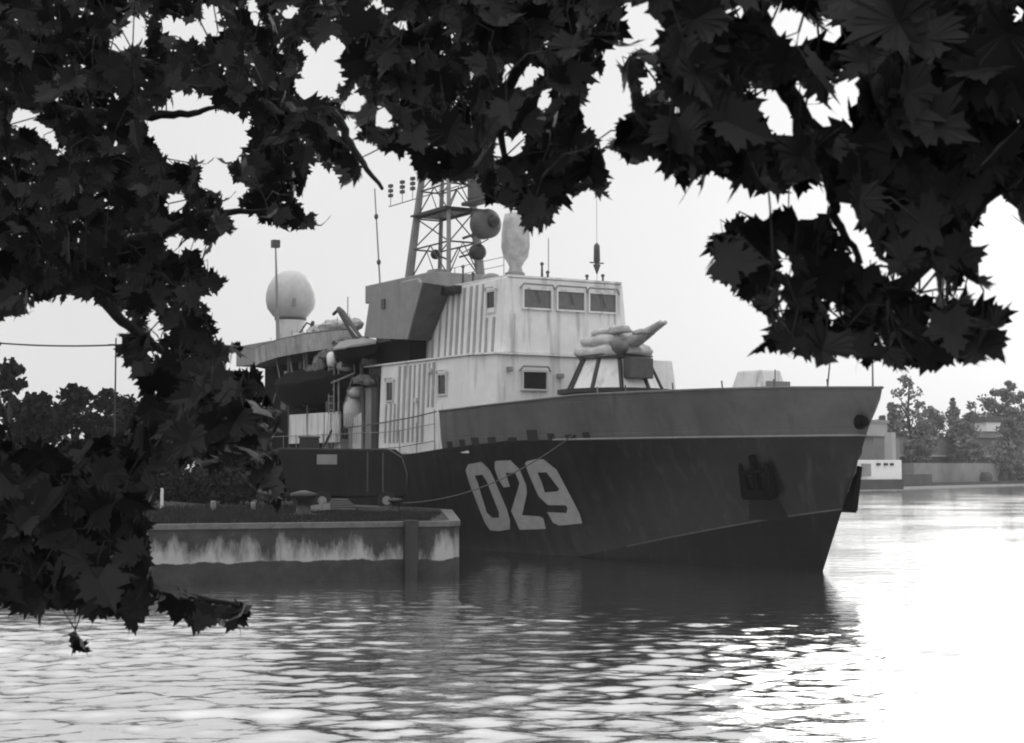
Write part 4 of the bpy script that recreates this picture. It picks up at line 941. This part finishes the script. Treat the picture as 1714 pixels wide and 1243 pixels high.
DARK = [
 [(-260, -220), (-260, 1000), (-60, 1020), (0, 1010), (60, 1040), (85, 1015), (130, 1018), (150, 1040), (190, 1020), (215, 1055), (243, 1058), (246, 1010), (258, 985), (250, 930), (240, 860), (300, 790), (400, 800), (470, 860), (478, 800), (455, 740), (478, 700), (440, 650), (426, 590), (395, 572), (364, 570), (364, 547), (354, 525), (331, 493), (373, 486), (386, 473), (348, 450), (330, 431), (348, 427), (369, 391), (413, 391), (369, 355), (377, 337), (416, 355), (434, 369), (481, 384), (554, 380), (485, 330), (525, 330), (507, 319), (525, 264), (550, 282), (561, 308), (605, 311), (594, 232), (631, 239), (627, 264), (655, 250), (690, 262), (700, 295), (720, 312), (745, 300), (780, 306), (812, 300), (805, 330), (850, 350), (870, 375), (880, 385), (915, 385), (935, 345), (960, 330), (985, 310), (1005, 330), (1018, 352), (1020, 305), (1005, 240), (1020, 245), (1067, 276), (1096, 259), (1138, 309), (1138, 322), (1197, 284), (1222, 309), (1293, 322), (1335, 326), (1385, 301), (1401, 326), (1439, 362), (1470, 470), (1560, 530), (1600, 480), (1620, 470), (1665, 500), (1660, 450), (1640, 430), (1620, 380), (1625, 370), (1660, 380), (1670, 345), (1700, 330), (1714, 372), (1760, 420), (1974, 520), (1974, -220)],
 [(1259, 347), (1225, 372), (1171, 418), (1188, 431), (1205, 435), (1174, 464), (1184, 498), (1213, 483), (1251, 506), (1290, 530), (1250, 545), (1290, 555), (1262, 590), (1330, 595), (1370, 612), (1395, 600), (1425, 600), (1450, 612), (1470, 597), (1500, 635), (1530, 605), (1575, 635), (1600, 590), (1620, 608), (1670, 612), (1680, 575), (1670, 552), (1700, 525), (1690, 500), (1640, 500), (1590, 470), (1500, 440), (1450, 400), (1385, 350), (1345, 355), (1305, 350), (1290, 370), (1263, 370)],
 [(250, 1000), (270, 985), (300, 985), (330, 1000), (370, 1008), (400, 1010), (430, 1005), (455, 1015), (420, 1025), (410, 1047), (375, 1055), (350, 1040), (335, 1062), (310, 1035), (290, 1045), (280, 1020), (262, 1010)],
 [(112, 1058), (150, 1055), (148, 1090), (132, 1098), (118, 1088)],
]
LIGHT = [
 [(217, 22), (248, 36), (235, 69), (203, 90), (181, 87), (181, 69), (210, 58)],
 [(264, 58), (275, 33), (293, 22), (315, 43), (337, 29), (345, 5), (362, 0), (371, 29), (355, 54), (337, 69), (315, 69), (290, 54)],
 [(409, -5), (431, -5), (438, 58), (416, 29)], [(463, 5), (507, 11), (482, 36), (471, 14)],
 [(500, 65), (518, 72), (525, 87), (554, 54), (576, 69), (565, 156), (558, 167), (532, 167), (482, 156), (507, 145), (489, 127), (507, 134), (503, 109), (521, 101), (500, 83)],
 [(572, 181), (587, 156), (598, 134), (609, 174), (594, 188)],
 [(253, 185), (268, 174), (290, 185), (293, 152), (326, 159), (355, 177), (391, 188), (420, 210), (413, 246), (405, 275), (380, 265), (340, 262), (310, 270), (282, 280), (262, 245), (250, 215), (240, 205)],
 [(326, 308), (337, 286), (362, 268), (377, 286), (391, 301), (416, 304), (416, 326), (395, 333), (366, 319)],
 [(18, 196), (29, 174), (47, 177), (65, 196), (87, 225), (119, 264), (91, 253), (80, 239), (54, 217), (22, 214)],
 [(272, 344), (286, 315), (308, 326), (322, 344)], [(174, 148), (199, 167), (192, 177)],
 [(554, 203), (590, 196), (600, 250), (575, 235)], [(203, 391), (246, 391), (221, 409)],
 [(261, 391), (315, 398), (344, 398), (337, 416), (286, 413)],
 [(963, 174), (983, 172), (985, 130), (992, 110), (1000, 130), (1020, 160), (1010, 90), (1025, 72), (1047, 87), (1040, 125), (1043, 159), (1057, 167), (1045, 190), (1021, 240), (1005, 242)],
 [(844, 91), (862, 119), (880, 130), (880, 101), (898, 109), (913, 123), (891, 127), (880, 152), (840, 145)],
 [(920, 138), (927, 156), (916, 192), (895, 174)],
 [(815, 224), (848, 232), (877, 214), (884, 243), (862, 264), (815, 261), (833, 246)],
 [(685, 91), (699, 94), (701, 109)], [(627, 177), (645, 181), (652, 199), (674, 206), (645, 217), (630, 217)],
 [(609, 18), (627, -2), (645, 0), (670, 22), (656, 25)], [(656, 47), (674, 34), (692, 43), (688, 54)],
 [(855, 311), (873, 304), (873, 319)], [(844, 326), (858, 340), (851, 344)], [(1072, 156), (1086, 83), (1097, 127), (1094, 156)],
 [(1032, -3), (1086, -3), (1079, 18), (1101, 29), (1101, 65), (1068, 65), (1054, 81), (1050, 40)],
 [(1117, 29), (1121, 29), (1100, 54), (1117, 75)],
 [(1205, -3), (1318, -3), (1339, 21), (1355, 54), (1347, 79), (1334, 88), (1309, 63), (1289, 46), (1251, 38), (1226, 38), (1200, 15)],
 [(1355, 67), (1376, 42), (1385, 25), (1418, 59), (1401, 67)], [(1435, 54), (1468, 42), (1452, 63)], [(1443, 79), (1472, 63), (1456, 92)],
 [(1113, 163), (1138, 155), (1138, 184), (1151, 209), (1134, 205)], [(1163, 201), (1180, 188), (1184, 205)],
 [(1230, 146), (1251, 134), (1259, 155), (1293, 151), (1293, 134), (1309, 138), (1318, 167), (1309, 188), (1268, 184), (1263, 163)],
 [(1251, 215), (1276, 209), (1309, 201), (1322, 184), (1330, 213), (1309, 228)],
 [(1320, 138), (1339, 134), (1351, 159), (1360, 146), (1364, 180), (1385, 197), (1401, 142), (1439, 130), (1460, 159), (1418, 167), (1435, 184), (1397, 217), (1368, 222), (1355, 201)],
 [(1565, 243), (1598, 226), (1611, 209), (1602, 234), (1552, 247)], [(1686, 209), (1711, 213), (1700, 222)],
 [(1688, -5), (1720, -5), (1720, 60), (1700, 40)],
 [(1385, 301), (1401, 326), (1430, 330), (1440, 345), (1435, 375), (1455, 390), (1447, 420), (1485, 425), (1500, 460), (1527, 468), (1552, 440), (1569, 460), (1560, 502), (1540, 495), (1500, 480), (1470, 450), (1443, 445), (1425, 405), (1401, 395), (1393, 350)],
 [(1585, 480), (1625, 473), (1660, 495), (1620, 500)], [(1527, 360), (1544, 334), (1556, 364), (1544, 372)],
 [(1477, 326), (1510, 322), (1531, 335), (1519, 343)], [(1640, 305), (1678, 314), (1661, 351)], [(1686, 280), (1714, 247), (1730, 293)],
 [(-2, 533), (30, 530), (65, 505), (60, 500), (100, 500), (155, 495), (190, 530), (195, 575), (197, 600), (215, 640), (240, 652), (200, 648), (150, 650), (60, 650), (-2, 640)],
 [(193, 522), (209, 528), (216, 547), (222, 563), (197, 545)], [(235, 518), (264, 531), (283, 557), (257, 570), (245, 541)],
 [(235, 573), (267, 596), (286, 586), (257, 602)], [(306, 502), (325, 502), (319, 518)], [(264, 502), (286, 509), (283, 525)],
 [(199, 605), (219, 612), (222, 637), (248, 647), (225, 647)], [(357, 599), (393, 608), (386, 618), (370, 618)], [(386, 586), (421, 612), (415, 625), (402, 618)],
 [(250, 800), (300, 770), (400, 790), (430, 830), (300, 850)],
]
for pl in DARK: fill(mask, pl, True)
fill(mask, [(-2, 640), (240, 640), (232, 690), (215, 700), (190, 735), (160, 722), (140, 750), (112, 728), (80, 752), (60, 735), (30, 748), (-2, 738)], False)      # trees behind show through here
for pl in LIGHT: fill(mask, pl, False)
LEAF = [(0.02, 0), (0.20, -.10), (0.40, -.20), (0.37, -.04), (0.60, -.02), (0.48, .10), (0.58, .22), (0.50, .26), (0.80, .50), (0.60, .48), (0.58, .62), (0.40, .50), (0.22, .44), (0.28, .62), (0.42, .72), (0.27, .76), (0.22, .92), (0.12, .88), (0, 1.18)]
LEAF = LEAF + [(-x, y) for x, y in LEAF[-2::-1]]
LN = len(LEAF)
def proj(P):
    y, z = P[:, 1], P[:, 2] - CAMH
    d = y * math.cos(PITCH) + z * math.sin(PITCH); v = -y * math.sin(PITCH) + z * math.cos(PITCH)
    return np.stack([CX + F * P[:, 0] / d, CY - F * v / d], 1)
def inpoly(X, Y, P):
    ins = np.zeros(X.shape, bool)
    for i in range(len(P)):
        ax_, ay_ = P[i]; bx_, by_ = P[i - 1]
        if ay_ == by_: continue
        ins ^= ((ay_ > Y) != (by_ > Y)) & (X < (bx_ - ax_) * (Y - ay_) / (by_ - ay_) + ax_)
    return ins
class Tree:
    def __init__(s, name): s.name = name; s.v = []; s.f = []; s.nodes = []
zones = np.zeros((MH, MW), np.uint8)
XX, YY = np.meshgrid(np.arange(MW) / SCM + MX0, np.arange(MH) / SCM + MY0)
zones[:] = 1                                    # left maple
zones[(XX > 585) & (YY < 620)] = 2              # centre bough (right maple)
zones[(XX > 1030) & (YY < 660)] = 3             # right bough, nearest leaves
covered = np.zeros((MH, MW), bool)
L_, R_ = Tree('l'), Tree('r')
def add_leaf(px, py, forced=None):
    zn = zones[int((py - MY0) * SCM), int((px - MX0) * SCM)]
    if zn == 3: D = random.uniform(3.9, 5.0); sc = random.uniform(.10, .16) * (.78 if py > 335 and px < 1640 else 1)
    elif zn == 2: D = random.uniform(5.0, 6.6); sc = random.uniform(.085, .12)
    else: D = random.uniform(6.6, 8.8); sc = random.uniform(.085, .125)
    if py > 640: sc *= 1.25; D *= .9
    for k in range(5):
        s = sc * ((1, 1, .95, .9, .8) if zn == 3 else (1, .97, .9, .82, .72))[k]
        # tip hangs down and outwards; blade tilted anyhow
        yaw = random.gauss(0, .7); pitch = random.gauss(.1, .5); roll = random.gauss(0, .55)
        if py > 640 and px > 330: pitch = random.gauss(.9, .5)
        m_ = Matrix.Rotation(yaw + (math.pi if random.random() < .85 else 0) , 3, 'Y') @ Matrix.Rotation(pitch, 3, 'X') @ Matrix.Rotation(roll, 3, 'Z')
        c = pix(px, py, D); fold = random.uniform(.0, .5); droop = random.uniform(-.1, .35)
        loc = []; wx = random.uniform(.72, 1.08); cur = random.uniform(-.25, .25); jit_ = [(random.uniform(-.03, .03), random.uniform(-.03, .03)) for _ in LEAF]
        for (x, y), (jx, jy) in zip(LEAF, jit_):
            x = (x + jx) * wx + cur * y * y * .5; y = y + jy
            loc.append(Vector((x, -fold * abs(x) - droop * (x * x + (y - .4) ** 2), y - .45)) * s)
        # leaf plane is local XZ facing the camera (Y)
        pts = np.array([(m_ @ q + c)[:] for q in loc])
        pp = proj(pts); P = [((x - MX0) * SCM, (y - MY0) * SCM) for x, y in pp]
        xs = [p[0] for p in P]; ys = [p[1] for p in P]
        x0, x1 = int(min(xs)), int(max(xs)) + 2; y0, y1 = int(min(ys)), int(max(ys)) + 2
        if x0 < 0 or y0 < 0 or x1 > MW or y1 > MH: continue
        X, Y = np.meshgrid(np.arange(x0, x1) + .5, np.arange(y0, y1) + .5); ins = inpoly(X, Y, P); tot = ins.sum()
        if tot < 4: continue
        frac = (mask[y0:y1, x0:x1] & ins).sum() / tot
        if frac < (.90, .90, .89, .88, .88)[k]: continue
        covered[y0:y1, x0:x1] |= ins
        T_ = L_ if zn == 1 else R_
        b0 = len(T_.v); T_.v.append((m_ @ (Vector((0, 0, .0)) * s) + c)[:])
        T_.v += [tuple(q) for q in pts]
        T_.f += [(b0, b0 + 1 + i, b0 + 1 + (i + 1) % LN) for i in range(LN)]
        T_.nodes.append((m_ @ loc[0] + c, s, zn))
        return True
    return False
# natural thin spots in the crown: nothing grows in a few small irregular openings
def openings(n, x0, x1, y0, y1, r0, r1):
    for _ in range(n):
        cx_, cy_ = random.uniform(x0, x1), random.uniform(y0, y1); r_ = random.uniform(r0, r1)
        k = random.randint(5, 9); a0 = random.uniform(0, 6.28)
        fill(mask, [(cx_ + r_ * random.uniform(.35, 1.2) * math.cos(a0 + 6.283 * i / k), cy_ + r_ * random.uniform(.35, 1.0) * math.sin(a0 + 6.283 * i / k)) for i in range(k)], False)
openings(30, 1180, 1700, 345, 600, 5, 13); openings(26, 1050, 1700, 40, 345, 6, 15); openings(8, 1050, 1400, 60, 320, 5, 12); openings(60, 0, 600, 0, 480, 3, 8); openings(22, 600, 1030, 20, 330, 3, 8); openings(26, 190, 460, 500, 840, 3, 8)
for pl in ([(1300, 412), (1330, 440), (1318, 470), (1300, 448)], [(1393, 500), (1412, 520), (1398, 556), (1380, 530)], [(1210, 433), (1236, 425), (1232, 440)], [(1289, 490), (1310, 497), (1330, 512), (1300, 512)], [(1460, 548), (1484, 560), (1478, 590), (1462, 575)]): fill(mask, pl, False)
idx = np.argwhere(mask); 
for rnd in range(3):
    cand = np.argwhere(mask & ~covered) if rnd else idx
    order = rng.permutation(len(cand))
    cnt = 0; lim = (2000, 2400, 1200)[rnd]
    for j in order:
        y, x = cand[j]
        if rnd and covered[y, x]: continue
        px, py = x / SCM + MX0, y / SCM + MY0
        outside = px < -30 or px > 1744 or py < -30
        if outside and random.random() < .6: continue
        add_leaf(px, py); cnt += 1
        if cnt > lim: break
print('leaves', len(L_.nodes), len(R_.nodes), 'uncovered', (mask & ~covered).sum() / mask.sum())
# lone hanging leaf low on the left
def tree_build(T_, name, label, trunk, limbs, seedpts):
    r = root(name, label, 'tree', (trunk[0], trunk[1], 2.35))
    inv = Vector((trunk[0], trunk[1], 2.35))
    bm = BM(); tx, ty, lean_ = trunk
    tube(bm, [Vector((0, 0, -.3)), Vector((0, 0, 1.2)), Vector((lean_, .3, 3)), Vector((lean_ * 2, .5, 5.5)), Vector((lean_ * 2, .8, 9.5))], .26, 12, .12); link('trunk', bm, M['bark'], r, True)
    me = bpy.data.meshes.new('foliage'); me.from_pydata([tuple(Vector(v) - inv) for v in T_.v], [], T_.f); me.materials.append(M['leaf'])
    o = bpy.data.objects.new('foliage', me); COL.objects.link(o); o.parent = r
    nodes = []
    for lp in limbs:
        bm = BM(); pts = [Vector(p) - inv for p in lp]
        fine = []
        for a, b in zip(pts, pts[1:]):
            for t in np.linspace(0, 1, 7)[:-1]: fine.append(a.lerp(b, t) + Vector((random.uniform(-.007, .007), random.uniform(-.007, .007), random.uniform(-.007, .007))))
        fine.append(pts[-1]); tube(bm, fine, .045, 7, .008); link('limb', bm, M['bark'], r, True); nodes += fine
    # twigs: each leaf stalk climbs to the nearest point of the growing branch network, if it stays behind leaves
    bm = BM(); net = list(nodes); arr = np.array([n_[:] for n_ in net])
    ln = sorted([(min((Vector(p) - inv - q).length for q in nodes), k) for k, (p, s, z) in enumerate(T_.nodes)])
    made = 0
    for d0, k in ln:
        p, s, zn = T_.nodes[k]; p = p - inv
        dd_ = ((arr - np.array(p[:])) ** 2).sum(1); j = int(dd_.argmin()); d = math.sqrt(dd_[j])
        q = Vector(arr[j]); up = p + Vector((random.uniform(-.02, .02), random.uniform(-.03, .03), .055 + random.uniform(0, .03)))
        mid = (up + q) / 2 + Vector((0, 0, .03))
        path = [p, up] if d < .09 else [p, up, mid, q]
        ok = True
        chk = np.array([(a_.lerp(b_, t) + inv)[:] for a_, b_ in zip(path, path[1:]) for t in np.linspace(0, 1, 6)])
        pp = proj(chk); ix = ((pp[:, 0] - MX0) * SCM).astype(int).clip(0, MW - 1); iy = ((pp[:, 1] - MY0) * SCM).astype(int).clip(0, MH - 1)
        if covered[iy, ix].mean() < .72 or d > .55:
            path = [p, up]
            if not covered[iy[:12], ix[:12]].all(): continue
        tube(bm, path, .0022, 3, .004 if len(path) > 2 else .002)
        if len(path) > 2 or made < 40: arr = np.vstack([arr, np.array(up[:])]); made += 1
    link('twigs', bm, M['bark'], r)
    return r
P3 = lambda px, py, D: pix(px, py, D)[:]
tree_build(L_, 'maple_tree', 'dark maple with dense small-looking leaves filling the left side and hanging over the quay', (-4.1, 7.4, .1),
    [[(-4.0, 7.6, 5.6), P3(-40, 150, 7.6), P3(120, 190, 7.6), P3(255, 193, 7.5), P3(325, 190, 7.5), P3(370, 176, 7.5)],
     [(-4.0, 7.6, 6.0), P3(60, 60, 7.8), P3(250, 110, 7.7), P3(390, 166, 7.6), P3(470, 172, 7.5), P3(600, 190, 7.4)],
     [(-4.0, 7.6, 5.0), P3(0, 350, 7.5), P3(120, 430, 7.4), P3(190, 520, 7.2), P3(240, 565, 7.2), P3(300, 610, 7.1), P3(380, 680, 7.0)],
     [P3(420, 168, 7.5), P3(500, 220, 7.4), P3(560, 190, 7.3), P3(590, 250, 7.3), P3(640, 316, 7.2)],
     [(-4.0, 7.6, 4.2), P3(-60, 700, 7.0), P3(80, 850, 6.7), P3(180, 940, 6.6), P3(260, 990, 6.5), P3(400, 1012, 6.4)],
     [P3(120, 430, 7.4), P3(250, 400, 7.3), P3(340, 360, 7.2), P3(460, 350, 7.2)]], None)
tree_build(R_, 'maple_tree', 'maple with large near leaves reaching down from the upper right in front of the sky', (5.2, 5.6, -.1),
    [[(5.0, 5.6, 6.2), P3(1700, -60, 4.5), P3(1560, 120, 4.5), P3(1480, 210, 4.4), P3(1385, 250, 4.4), P3(1200, 215, 4.5), P3(1100, 215, 4.6)],
     [(5.0, 5.6, 7.4), P3(1300, -200, 4.8), P3(1255, -10, 4.5), P3(1275, 50, 4.45), P3(1310, 135, 4.4), P3(1345, 200, 4.4), P3(1375, 230, 4.4), P3(1390, 320, 4.35), P3(1400, 370, 4.35), P3(1440, 440, 4.3)],
     [(5.0, 5.6, 5.4), P3(1740, 240, 4.4), P3(1640, 330, 4.4), P3(1560, 430, 4.4), P3(1470, 510, 4.3), P3(1350, 480, 4.3), P3(1260, 450, 4.3)],
     [P3(1300, -200, 4.8), P3(1080, -40, 5.4), P3(900, 60, 5.7), P3(830, 180, 5.8), P3(850, 300, 5.8)],
     [P3(1080, -40, 5.4), P3(850, -30, 5.8), P3(700, 60, 5.9), P3(740, 180, 5.9), P3(760, 260, 5.9)]], None)

# ------------------------------------------------------------------ air
bm = BM(); box(bm, -420, 420, -60, 600, -2.6, 46)
hz = link('haze', bm, None); tag(hz, kind='stuff')
hm = bpy.data.materials.new('haze_air'); hm.use_nodes = True; n = hm.node_tree.nodes
n.remove(n['Principled BSDF']); pv = n.new('ShaderNodeVolumePrincipled'); pv.inputs['Color'].default_value = (.95, .95, .95, 1)
pv.inputs['Density'].default_value = .00018; pv.inputs['Anisotropy'].default_value = 0
hm.node_tree.links.new(pv.outputs[0], n['Material Output'].inputs['Volume']); hz.data.materials.append(hm)
